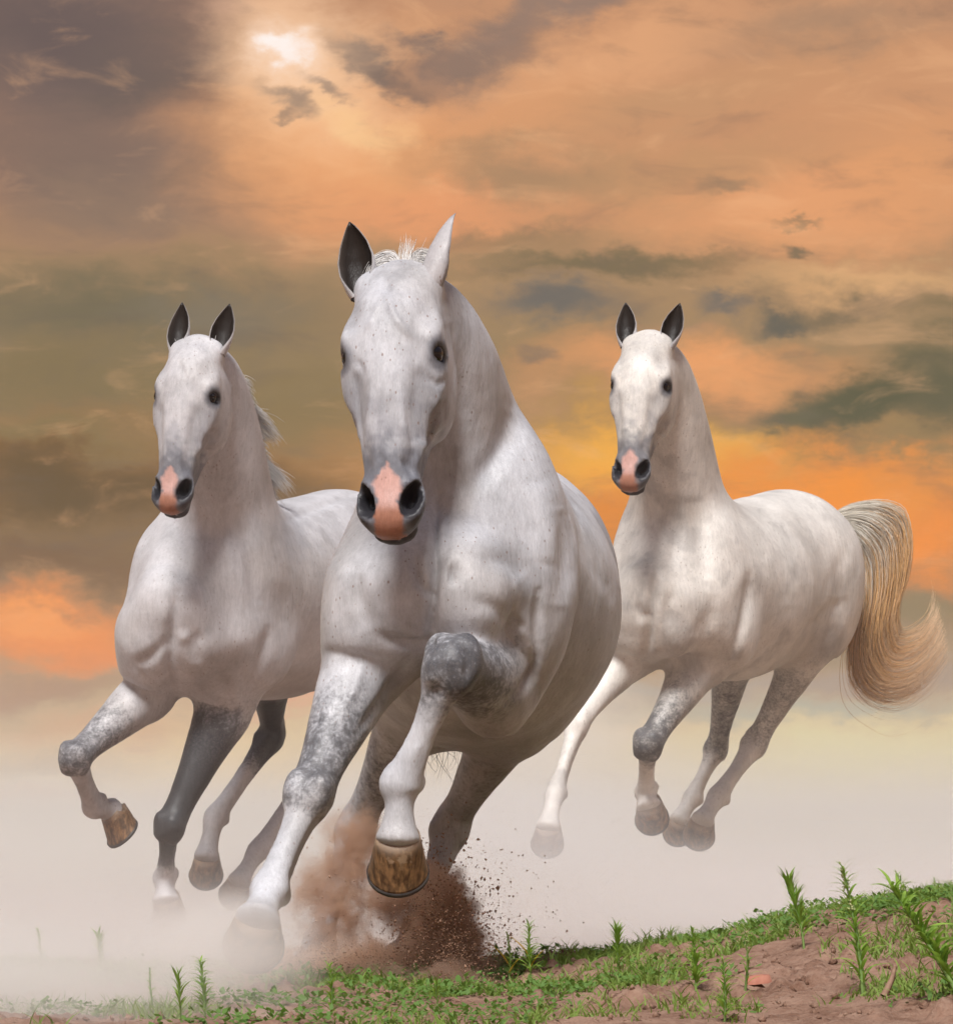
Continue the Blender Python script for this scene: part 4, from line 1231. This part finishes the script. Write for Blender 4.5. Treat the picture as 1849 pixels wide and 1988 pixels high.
def tube(pts, r0, r1, k=5):
    pts = np.asarray(pts); m = len(pts)
    T = np.gradient(pts, axis=0); T /= np.linalg.norm(T, axis=1)[:, None]
    a = np.cross(T, [.3, .9, .1]); a /= np.linalg.norm(a, axis=1)[:, None]; b = np.cross(T, a)
    V = []; Q = []
    for i in range(m):
        r = r0 + (r1 - r0) * i / (m - 1)
        for j in range(k):
            q = 2 * math.pi * j / k
            V.append(pts[i] + r * (math.cos(q) * a[i] + math.sin(q) * b[i]))
    for i in range(m - 1):
        for j in range(k):
            Q.append((i * k + j, i * k + (j + 1) % k, (i + 1) * k + (j + 1) % k, (i + 1) * k + j))
    return np.array(V), Q

def weed(base, tip, style, label, mats, rng, leaves, meshes, n=26, bow=.1, group='tall green weeds in the foreground'):
    """weed > stem, leaf, flower head"""
    base = np.asarray(base); tip = np.asarray(tip)
    root = empty('weed', base)
    tag(root, label, 'weed', group)
    H = np.linalg.norm(tip - base)
    ts = np.linspace(0, 1, 9)
    sidev = np.array([rng.uniform(-1, 1), rng.uniform(-1, 1), 0]) * bow * H
    path = (tip - base)[None] * ts[:, None] + sidev[None] * (np.sin(ts * math.pi))[:, None] * .5
    path[:, 2] = (tip - base)[2] * (ts ** .92)
    V, Q = tube(path, .0028 * max(H / .12, .6), .0010)
    link('stem', mesh_np('stem', V, Q), mats['stem'], root)
    me = meshes[style]
    for i in range(n):
        t = .05 + .95 * (i + rng.random() * .6) / n
        if style == 'tuft': t = t ** .55
        j = min(int(t * 8), 7); f = t * 8 - j
        p = path[j] * (1 - f) + path[min(j + 1, 8)] * f
        ang = i * 2.4 + rng.uniform(-.4, .4)
        L = H * (.38 if style != 'seed' else .28) * (1 - .50 * t) * rng.uniform(.7, 1.2)
        if style == 'tuft': L = H * .46 * rng.uniform(.6, 1.1) * (1 - .3 * abs(t - .75))
        L = min(L, .066)
        pitch = math.radians(rng.uniform(12, 58)) if style != 'tuft' else math.radians(35 + 40 * t + rng.uniform(-10, 10))
        o = bpy.data.objects.new('leaf', me)
        C.objects.link(o); o.parent = root
        o.location = p
        o.rotation_euler = (rng.uniform(-.4, .4), -pitch, ang)
        o.scale = (L / .1, L / .1 * rng.uniform(.8, 1.3), L / .1)
    if style == 'seed':
        m = 46
        t = rng.uniform(.62, 1.03, m); j = np.minimum((t * 8).astype(int), 7)
        ctr = path[j] + (path[np.minimum(j + 1, 8)] - path[j]) * (t * 8 - j)[:, None] + rng.normal(0, H * .022, (m, 3)) * (1.4 - t)[:, None]
        V, T = lumps(rng, ctr, np.full(m, H * .014))
        link('flower_head', mesh_np('flower_head', V, tris=T), mats['bud'], root)
    return root
# ------------------------------------------------------------------ manes and tails
def grow_hair(h, root, base, mats, which):
    rnd = random.Random(11)
    white = [(.62, .60, .58), (.50, .49, .49), (.70, .68, .66), (.30, .29, .30)]
    def colw(i, r):
        c = np.array(r.choices(white, (5, 3, 4, .3))[0]) * r.uniform(1.0, 1.25)
        return lambda t: c
    if which == 'lead':
        # tousled forelock and mane behind the ears
        def fn(i, r):
            q = r.choice((-1, 1)) if i > 70 else 0
            if i <= 70:
                a = h.w(.012 + r.uniform(-.01, .01), -.060, .014 + r.gauss(0, .007)); d = -h.A * .100 + h.L * r.gauss(.004, .010) - h.N * .01
                L = r.uniform(.5, 1.1)
                pts = [a, a + d * .5 * L, a + d * L + h.L * r.gauss(0, .006)]
            else:
                l0 = r.uniform(0, .02) * q
                a = h.w(.010 + r.uniform(-.015, .015), -.075 - r.random() * .03, .010 + l0 * .5)
                vv = r.random(); up = -h.A * (.032 + .030 * vv + r.gauss(0, .002)); out = h.L * q * (.040 + .032 * vv + r.gauss(0, .003))
                pts = [a, a + up * 1.0 + out * .3, a + up * .95 + out * .85, a + up * .35 + out * 1.15]
            return catmull(np.array(pts), 5) - base
        me = hair_mesh('mane', None, fn, 1500, 0, .0008, rnd, colw)
        link('mane', me, mats['hair'], root)
        # ends of the tail showing below the belly
        def fn2(i, r):
            x = r.uniform(815, 925); y = 1425
            a = P(x, y - 40, 11.45); ln = r.uniform(20, 95); dx = r.gauss(0, 18)
            pts = [a, P(x + dx * .2, y + ln * .4, 11.42), P(x + dx, y + ln * .8, 11.4), P(x + dx * 1.2 + r.gauss(0, 8), y + ln, 11.4)]
            return catmull(np.array(pts), 4) - base
        dk = lambda i, r: (lambda t, c=np.array([.10, .055, .035]) * r.uniform(.6, 1.5): c)
        top = [P(965, 1010, 11.52), P(945, 1100, 11.62), P(900, 1250, 11.60), P(870, 1400, 11.48)]
        def fn3(i, r):
            o = np.array([r.gauss(0, .03), r.gauss(0, .02), r.gauss(0, .02)])
            return catmull(np.array([top[0] + o * .3, top[1] + o, top[2] + o * 1.3, top[3] + o * 1.5]), 4) - base
        me = hair_mesh('tail', None, lambda i, r: fn2(i, r) if i < 48 else fn3(i, r), 210, 0, .00065, rnd, dk)
        link('tail', me, mats['hair'], root)
    if which == 'left':
        crest_px = [(455, 700, 15.85), (478, 745, 15.95), (500, 810, 16.05), (513, 870, 16.10), (522, 920, 16.14), (532, 950, 16.18)]
        cr_ = catmull(np.array([P(*p) for p in crest_px]), 12)
        def fn(i, r):
            u = .15 + .85 * r.random()
            k = u * (len(cr_) - 1); j = int(k); a = cr_[j] * (1 - (k - j)) + cr_[min(j + 1, len(cr_) - 1)] * (k - j)
            a = a + np.array([-.03, .03, 0]) + np.array([r.gauss(0, .008), r.gauss(0, .008), 0])
            w = .5 + .5 * math.sin(u * 19) ; L = (.020 + .040 * w * w) * r.uniform(.6, 1.2)
            d1 = np.array([.8, .2, .35 - .6 * u + r.gauss(0, .15)]); d2 = np.array([.75, .2, -.9 + r.gauss(0, .2)])
            return catmull(np.array([a, a + d1 * L * .6, a + d1 * L + d2 * L * .45, a + d1 * L * 1.1 + d2 * L * 1.1]), 4) - base
        def colm(i, r):
            c = np.array(r.choice(white[:3])) * r.uniform(.95, 1.25)
            return lambda t: c
        me = hair_mesh('mane', None, fn, 1100, 0, .0012, rnd, colm)
        link('mane', me, mats['hair'], root)
        def fn2(i, r):
            a = h.w(.035 + r.uniform(-.01, .01), -.07, r.gauss(.0, .026))
            d = -h.A * r.uniform(.02, .06) + h.L * r.gauss(-.012, .016)
            return catmull(np.array([a, a + d * .6, a + d + h.L * r.gauss(.006, .012) - h.A * .005]), 4) - base
        link('forelock', hair_mesh('forelock', None, fn2, 190, 0, .0011, rnd, colw), mats['hair'], root)
    if which == 'right':
        Yt = 18.95
        out = [(1606,1004),(1650,980),(1705,975),(1750,998),(1762,1060),(1752,1130),(1735,1190),(1742,1242),(1780,1236),(1805,1210),(1818,1180)]
        inn = [(1612,1026),(1638,1046),(1654,1080),(1666,1130),(1666,1190),(1656,1250),(1664,1312),(1702,1346),(1752,1344),(1800,1308),(1835,1255)]
        O_ = catmull(np.array([P(x, y, Yt) for x, y in out]), 4); I_ = catmull(np.array([P(x, y, Yt - .03) for x, y in inn]), 4)
        def fn(i, r):
            u = min(1, max(0, r.betavariate(1.25, 1.05)))
            m = len(O_)
            end = int(m * min(1, r.uniform(.50, 1.05))) if r.random() < .85 else m
            end = max(end, 12)
            wob = r.gauss(0, .09); ph = r.random() * 6.28; dep = r.gauss(0, .035); fr = r.uniform(1.5, 3.5)
            pts = []; r_fly = r.gauss(0, .40) if r.random() < .10 else r.gauss(0, .12)
            for k in range(end):
                t = k / (m - 1)
                uu = u + wob * math.sin(t * fr * 3 + ph) * (.2 + t) + (u - .5) * .55 * t * t + r_fly * t * t
                p = O_[k] * (1 - uu) + I_[k] * uu
                bulge = 4 * u * (1 - u)
                spread = min(1, t * 5)
                p = p + np.array([0, -.05 * bulge * spread + dep * spread * (.5 + t), 0])
                p = p + np.array([0, 0, 1]) * (.004 * math.sin(t * 9 + ph))
                pts.append(p)
            return np.array(pts) - base
        def colf(i, r):
            z = r.random()
            g = np.array([.80, .75, .66]) * r.uniform(.75, 1.15) if z < .95 else np.array([.22, .19, .17])
            o1 = np.array([.74, .45, .20]) * r.uniform(.65, 1.3) if z < .93 else np.array([.26, .14, .07])
            e = np.array([.84, .61, .40]) * r.uniform(.8, 1.15) if z < .95 else np.array([.38, .21, .11])
            sh = r.uniform(-.06, .06)
            def f(t):
                tt = t + sh
                if tt < .30: return g
                if tt < .45: return g + (o1 - g) * (tt - .30) / .15
                if tt < .70: return o1
                return o1 + (e - o1) * min(1, (tt - .70) / .2)
            return f
        me = hair_mesh('tail', None, fn, 1700, 0, .0010, rnd, colf)
        link('tail', me, mats['hair'], root)
# ------------------------------------------------------------------ put the place together
M = dict(coat=coat_material(), eye=eye_material(), hoof=hoof_material(), iron=plain_material('worn_iron', (.030, .027, .027), (.07, .06, .055), 60, .5), hair=hair_material(), soil=soil_material(),
         grass=leaf_material('grass_blade', (.17, .29, .05), (.30, .41, .10)), cover=leaf_material('cover_leaf', (.095, .21, .05), (.20, .33, .08)),
         leaf=leaf_material('weed_leaf', (.18, .36, .05), (.36, .54, .10)), stem=plain_material('weed_stem', (.14, .24, .06), (.22, .32, .09)),
         bud=plain_material('weed_bud', (.25, .32, .12), (.42, .42, .20)), dry=plain_material('dry_stalk', (.20, .11, .07), (.33, .21, .14)),
         yellow=leaf_material('yellow_leaf', (.52, .30, .03), (.62, .40, .05)), petal=plain_material('white_petal', (.72, .70, .68), (.82, .80, .78)),
         clod=plain_material('dry_clod', (.24, .135, .085), (.50, .31, .21), 120, .95))
build_ground(M['soil'])

herd = build_all(M)
for (root, h, base), which, lab in zip(herd, ('lead', 'left', 'right'), (
        'pale grey horse in front galloping straight ahead with one foreleg folded',
        'white horse on the left with one foreleg nearly black below the elbow',
        'creamy white horse on the right with raised orange-tinged tail')):
    tag(root, lab, 'horse', 'white horses galloping through dust')
    grow_hair(h, root, base, M, which)

build_grass(M)
def plants():
    rng = np.random.default_rng(5)
    meshes = {'leafy': leaf_mesh(.1, .0074, .45), 'tuft': leaf_mesh(.1, .0058, .35), 'seed': leaf_mesh(.1, .0058, .4)}
    for me in meshes.values(): me.materials.append(M['leaf'])
    L = [  # foot, tip, style, leaves, label
        ((78,1915),(74,1806),'seed',22,'hazy seeding weed standing farthest left but one'),
        ((196,1915),(193,1832),'tuft',24,'pale tufted weed in the dust left of the front hooves'),
        ((-6,1905),(3,1868),'tuft',16,'weed cut off by the left edge of the picture'),
        ((300,1972),(291,1880),'seed',16,'thin seeding weed left of the bright leafy weed'),
        ((398,1972),(388,1866),'leafy',34,'bright leafy weed below the black foreleg'),
        ((352,1984),(345,1902),'tuft',16,'soft low weed at the lower edge under the left horse'),
        ((642,1976),(640,1876),'leafy',26,'green weed standing in front of the brown dust burst'),
        ((852,1962),(846,1912),'tuft',22,'small rosette weed right of the brown dust burst'),
        ((1030,1900),(1026,1796),'leafy',28,'weed carrying one long yellow leaf'),
        ((988,1905),(984,1812),'seed',18,'faint weed just left of the weed with the yellow leaf'),
        ((1198,1895),(1194,1814),'tuft',30,'bushy weed midway along the grassy rim'),
        ((1350,1925),(1342,1806),'leafy',34,'dense upright weed left of the thin one on the slope'),
        ((1446,1920),(1444,1800),'seed',16,'thin bare-stemmed weed on the slope'),
        ((1406,1990),(1402,1862),'leafy',24,'foreground weed rising from the lower edge on the right'),
        ((1560,1842),(1528,1728),'tuft',34,'feathery weed alone on the crest at right'),
        ((1676,1932),(1634,1684),'seed',34,'tallest seeding weed on the right slope leaning left'),
        ((1862,1945),(1728,1722),'leafy',46,'big thick-leaved weed leaning in from the right edge'),
        ((1775,1800),(1738,1693),'seed',16,'slim weed behind the big leaning one at right'),
        ((1822,1765),(1812,1704),'seed',14,'far blurred weed near the right edge'),
        ((1846,1770),(1844,1712),'seed',14,'far blurred weed touching the right edge'),
    ]
    for (bx, by), (tx, ty), st, n, lab in L:
        b = ground_at(bx, min(by, 1984)); b[2] -= .004
        t = P(tx, ty, b[1] + rng.uniform(-.03, .03))
        r = weed(b, t, st, lab, M, rng, None, meshes, int(n * 2.3))
        if 'yellow leaf' in lab:
            yl = leaf_mesh(.075, .006, .2); yl.materials.append(M['yellow'])
            for k, (z, an) in enumerate(((.035, 2.8), (.02, .6))):
                o = bpy.data.objects.new('leaf', yl); C.objects.link(o); o.parent = r; o.location = (0, 0, z); o.rotation_euler = (0, -.85, an); o.scale = (1 - .3 * k,) * 3
                o["label"] = 'long yellow leaf'
    # smaller sprouts along the rim
    # dry stalk, white bloom, flat stone
    a = ground_at(1714, 1935); b = P(1736, 1876, a[1] + .02)
    V, Q = tube(catmull(np.array([a - a, (b - a) * .5 + np.array([.004, 0, .002]), b - a]), 4), .0075, .0035, 6)
    o = link('dry_stalk', mesh_np('dry_stalk', V, Q), M['dry']); o.location = a
    tag(o, 'brown dry stalk leaning beside the tallest weed', 'stalk')
    a = ground_at(1651, 1908)
    root = empty('white_bloom', a); tag(root, 'small white bloom low in the grass by the tallest weed', 'flower')
    V, Q = tube(np.array([(0, 0, 0), (.001, 0, .008), (.002, 0, .016)]), .001, .001); link('stem', mesh_np('stem', V, Q), M['stem'], root)
    pm = leaf_mesh(.011, .0035, .3); pm.materials.append(M['petal'])
    for k in range(6):
        p = bpy.data.objects.new('petal', pm); C.objects.link(p); p.parent = root; p.location = (.002, 0, .016); p.rotation_euler = (0, -.5, k * 1.047)
    a = ground_at(1471, 1910)
    rr = np.random.default_rng(3)
    th = np.linspace(0, 6.283, 13)[:-1]
    V = [(.030 * math.cos(q) * rr.uniform(.9, 1.1), .020 * math.sin(q) * rr.uniform(.9, 1.1), 0) for q in th] + [(.024 * math.cos(q), .015 * math.sin(q), .010) for q in th] + [(0, 0, .012)]
    Q = [(i, (i + 1) % 12, 12 + (i + 1) % 12, 12 + i) for i in range(12)]; T = [(12 + i, 12 + (i + 1) % 12, 24) for i in range(12)]
    o = link('stone', mesh_np('stone', np.array(V), Q, T), plain_material('red_stone', (.36, .13, .085), (.42, .18, .12), 50)); o.location = a + np.array([0, 0, -.004]); o.rotation_euler = (math.radians(8), math.radians(-6), .2); o.scale = (1, 1, 1.3)
    tag(o, 'flat reddish stone lying bare on the soil at right', 'stone')
plants()

# ------------------------------------------------------------------ thrown-up dirt
def dirt():
    rng = np.random.default_rng(21)
    ctr = []; rad = []
    def burst(px, py, Y, sx, sy, n, r0, r1):
        p = np.stack([rng.normal(px, sx, n), rng.normal(py, sy, n)], 1)
        yy = rng.normal(Y, .10, n)
        for (a, b), y in zip(p, yy):
            ctr.append(P(a, b, y))
        rad.extend(r0 + (r1 - r0) * rng.random(n) ** 5)
    burst(865, 1840, 10.7, 52, 85, 8000, .0007, .0045); burst(870, 1920, 10.4, 60, 22, 2600, .0008, .0045)
    burst(780, 1760, 11.0, 85, 70, 2300, .0005, .0028)
    burst(690, 1680, 11.05, 60, 60, 900, .0005, .0022)
    burst(595, 1900, 10.6, 62, 36, 3600, .0006, .0030)
    burst(740, 1900, 10.55, 100, 38, 4600, .0006, .0032)
    burst(960, 1790, 10.95, 60, 80, 420, .0006, .0030)
    burst(620, 1760, 10.95, 60, 70, 220, .0008, .0030)
    burst(1060, 1840, 11.0, 110, 60, 90, .0006, .0024)
    # streaks of grains flung up and away from the hind feet
    for k in range(230):
        x0, y0 = (868, 1925) if k % 3 else (610, 1915)
        a = math.radians(rng.normal(78, 26) if k % 3 else rng.normal(105, 30)); v = rng.uniform(60, 260) if k % 3 else rng.uniform(40, 150)
        m = int(rng.integers(18, 60)); t = rng.random(m) * rng.uniform(.4, 1)
        x = x0 + rng.normal(0, 26) + math.cos(a) * v * t + rng.normal(0, 2.5 + 5 * t.mean(), m); y = y0 - math.sin(a) * v * t + 55 * t * t + rng.normal(0, 3.5, m)
        yy = 10.62 + rng.normal(0, .12) + rng.normal(0, .012, m)
        for q in range(m): ctr.append(P(x[q], y[q], yy[q]))
        rad.extend(.0006 + .0024 * rng.random(m) ** 3)
    ctr_ = np.array(ctr)
    keep = ctr_[:, 2] > ground_base(ctr_[:, 0], ctr_[:, 1])
    V, T = lumps(rng, ctr_[keep], np.array(rad)[keep])
    o = link('dirt_spray', mesh_np('dirt_spray', V, tris=T), M['clod'], smooth=False)
    tag(o, 'spray of brown dirt grains thrown up under the front horse', 'dirt', kind='stuff')
    for px, py, r, lab in [(966,1724,.0062,'largest dark clod of dirt flying farthest right of the hoof'), (949,1722,.0032,'thin dark clod flying just left of the largest clod'),
                           (882,1722,.0050,'dark clod flying just right of the raised front hoof'), (902,1745,.0055,'dark clod flying at the upper right edge of the brown burst'),
                           (908,1760,.0034,'small sharp clod just below another at the burst edge'), (882,1703,.0026,'tiny clod high up beside the raised front hoof'),
                           (640,1702,.004,'lone clod flying left of the raised front hoof'), (1100,1808,.0035,'lone clod flying low over the grass right of the burst')]:
        V, T = lumps(rng, np.zeros((1, 3)), np.array([r]))
        o = link('dirt_clod', mesh_np('dirt_clod', V, tris=T), M['clod'], smooth=True); o.location = P(px, py, 10.8)
        tag(o, lab, 'clod', 'clods of dirt in the air')
dirt()

# ------------------------------------------------------------------ dust hanging in the air
def box_obj(name, lo, hi):
    V = [(x, y, z) for x in (lo[0], hi[0]) for y in (lo[1], hi[1]) for z in (lo[2], hi[2])]
    Q = [(0, 1, 3, 2), (4, 6, 7, 5), (0, 4, 5, 1), (2, 3, 7, 6), (0, 2, 6, 4), (1, 5, 7, 3)]
    o = link(name, mesh_np(name, np.array(V, float), Q), None, smooth=False)
    return o

def volume(name, colour, build, aniso=.2, step=1.0):
    m = bpy.data.materials.new(name); m.use_nodes = True
    n = Nodes(m.node_tree); n.n.clear()
    pos = n.new('ShaderNodeTexCoord').outputs['Object']
    v = n.new('ShaderNodeVolumePrincipled'); n.put(v.inputs['Color'], colour); v.inputs['Anisotropy'].default_value = aniso
    n.put(v.inputs['Density'], build(n, pos))
    out = n.new('ShaderNodeOutputMaterial'); n.l.new(v.outputs[0], out.inputs['Volume'])
    try: m.cycles.volume_step_rate = step
    except Exception: pass
    try: m.volume_intersection_method = 'ACCURATE'
    except Exception: pass
    return m

def blob(n, pos, c, r, k=1.0, soft=0.0):
    q = n.vec('MULTIPLY', n.vec('SUBTRACT', pos, tuple(c)), tuple(1.0 / x for x in r))
    return n.math('MULTIPLY', n.ramp(n.vec('LENGTH', q), 1.0, soft), k)

def even(name, colour, density):
    m = bpy.data.materials.new(name); m.use_nodes = True
    n = Nodes(m.node_tree); n.n.clear()
    v = n.new('ShaderNodeVolumePrincipled'); n.put(v.inputs['Color'], colour); v.inputs['Density'].default_value = density
    out = n.new('ShaderNodeOutputMaterial'); n.l.new(v.outputs[0], out.inputs['Volume'])
    return m
def puff(name, c, r, density, colour, label, scale=2.6, low=.45):
    """a cloud of dust that thins out to nothing at its rim"""
    me = sphere_mesh(1.0, 32, 18); me.name = name
    m = bpy.data.materials.new(name); m.use_nodes = True
    n = Nodes(m.node_tree); n.n.clear()
    pos = n.new('ShaderNodeTexCoord').outputs['Object']
    v = n.new('ShaderNodeVolumePrincipled'); n.put(v.inputs['Color'], colour)
    rr = n.math('ADD', n.vec('LENGTH', pos), n.math('MULTIPLY', n.math('SUBTRACT', n.noise(pos, scale, 3, .5), .5), .45))
    n.put(v.inputs['Density'], n.math('MULTIPLY', n.ramp(rr, .92, .05), density))
    out = n.new('ShaderNodeOutputMaterial'); n.l.new(v.outputs[0], out.inputs['Volume'])
    o = link(name, me, m); o.location = c; o.scale = r
    tag(o, label, 'dust', kind='stuff')

PALE = (.995, .975, .945)
def dust():
    # low dust over the field behind the front horse, thinning upwards
    def low(n, pos):
        _, y, z = n.sep(pos)
        e = lambda h, k: n.math('MULTIPLY', n.math('EXPONENT', n.math('MULTIPLY', n.math('MAXIMUM', z, -.02), -1.0 / h)), k)
        d = n.math('ADD', n.math('ADD', e(.085, .85), e(.28, .022)), e(.9, .022))
        d = n.math('MULTIPLY', d, n.math('MULTIPLY', n.ramp(y, 11.9, 13.0), n.ramp(z, 2.6, 1.4)))
        return n.math('MULTIPLY', d, n.ramp(n.noise(pos, .55, 4, .6), .28, .72, .40, 1.6))
    o = box_obj('dust_haze', (-16, 11.9, -.35), (16, 66, 2.6)); o.data.materials.append(volume('pale_dust', PALE, low, 0.0, .4))
    tag(o, 'pale dust hanging low over the field behind the horses', 'dust', kind='stuff')
    o = box_obj('dust_haze', (-260, 66.02, -.5), (260, 640, 1.7)); o.data.materials.append(even('far_dust', PALE, .012))
    tag(o, 'thin far dust veiling the end of the field', 'dust', kind='stuff')
    # brighter cloud of it between the front horse and the right one
    puff('dust_cloud', P(1000, 1625, 14.0), (.70, 1.3, .26), .8, (.998, .994, .988), 'bright dust cloud behind the front horse hind legs')
    puff('dust_cloud', P(1450, 1730, 15.6), (2.2, 2.2, .24), .5, PALE, 'pale dust bank over the rise below the right horse')
    puff('dust_cloud', P(1700, 1760, 14.2), (1.6, 1.7, .20), .6, PALE, 'pale dust bank behind the weeds at the right')
    puff('dust_cloud', P(1230, 1800, 13.2), (1.0, 1.1, .22), .8, PALE, 'pale dust bank behind the grassy rim in the middle')
    # dust drifting in at the left front and round the leading hoof
    puff('dust_cloud', np.array([-1.06, 9.15, .0]), (.95, 1.15, .25), 5.0, PALE, 'pale dust drifting over the left foreground')
    puff('dust_cloud', P(440, 1840, 9.55), (.30, .45, .15), 4.6, PALE, 'pale dust puff around the leading front hoof')
    puff('dust_cloud', P(250, 1815, 12.6), (.75, .9, .18), 1.6, PALE, 'pale dust rolling under the left horse')
    # brown dirt burst round the hind feet
    def burst(n, pos):
        w = n.new('ShaderNodeVectorMath', operation='SCALE'); n.put(w.inputs[0], n.vec('SUBTRACT', n.noise(pos, 9, 4, .6, 0, True), (.5, .5, .5))); w.inputs['Scale'].default_value = .17
        q = n.vec('ADD', pos, w.outputs[0])
        B = lambda px, py, Y, rx, ry, rz, k: blob(n, q, P(px, py, Y), (rx, ry, rz), k)
        d = B(868, 1840, 10.93, .11, .16, .20, 130)
        for b in (B(872, 1925, 10.45, .13, .22, .07, 60), B(600, 1920, 10.42, .14, .22, .06, 50), B(745, 1930, 10.42, .16, .22, .06, 34), B(800, 1740, 10.98, .15, .15, .12, 34), B(690, 1650, 11.0, .095, .15, .12, 36), B(650, 1750, 10.96, .14, .15, .14, 26),
                  B(575, 1890, 10.86, .12, .14, .08, 80), B(740, 1885, 10.86, .24, .16, .10, 50), B(850, 1730, 10.96, .09, .14, .10, 40), B(900, 1900, 10.93, .10, .14, .09, 60)):
            d = n.math('ADD', d, b)
        nz = n.noise(q, 17, 6, .74, .2)
        return n.math('MULTIPLY', d, n.ramp(nz, .44, .58, .05, 2.6))
    lo = (-.70, 10.12, -.03); hi = (.10, 11.26, .44)
    o = box_obj('dirt_burst', lo, hi); o.data.materials.append(volume('brown_dust', (.70, .52, .40), burst, 0.0, .38))
    tag(o, 'brown dust burst kicked up by the front horse hind hooves', 'dust', kind='stuff')
dust()
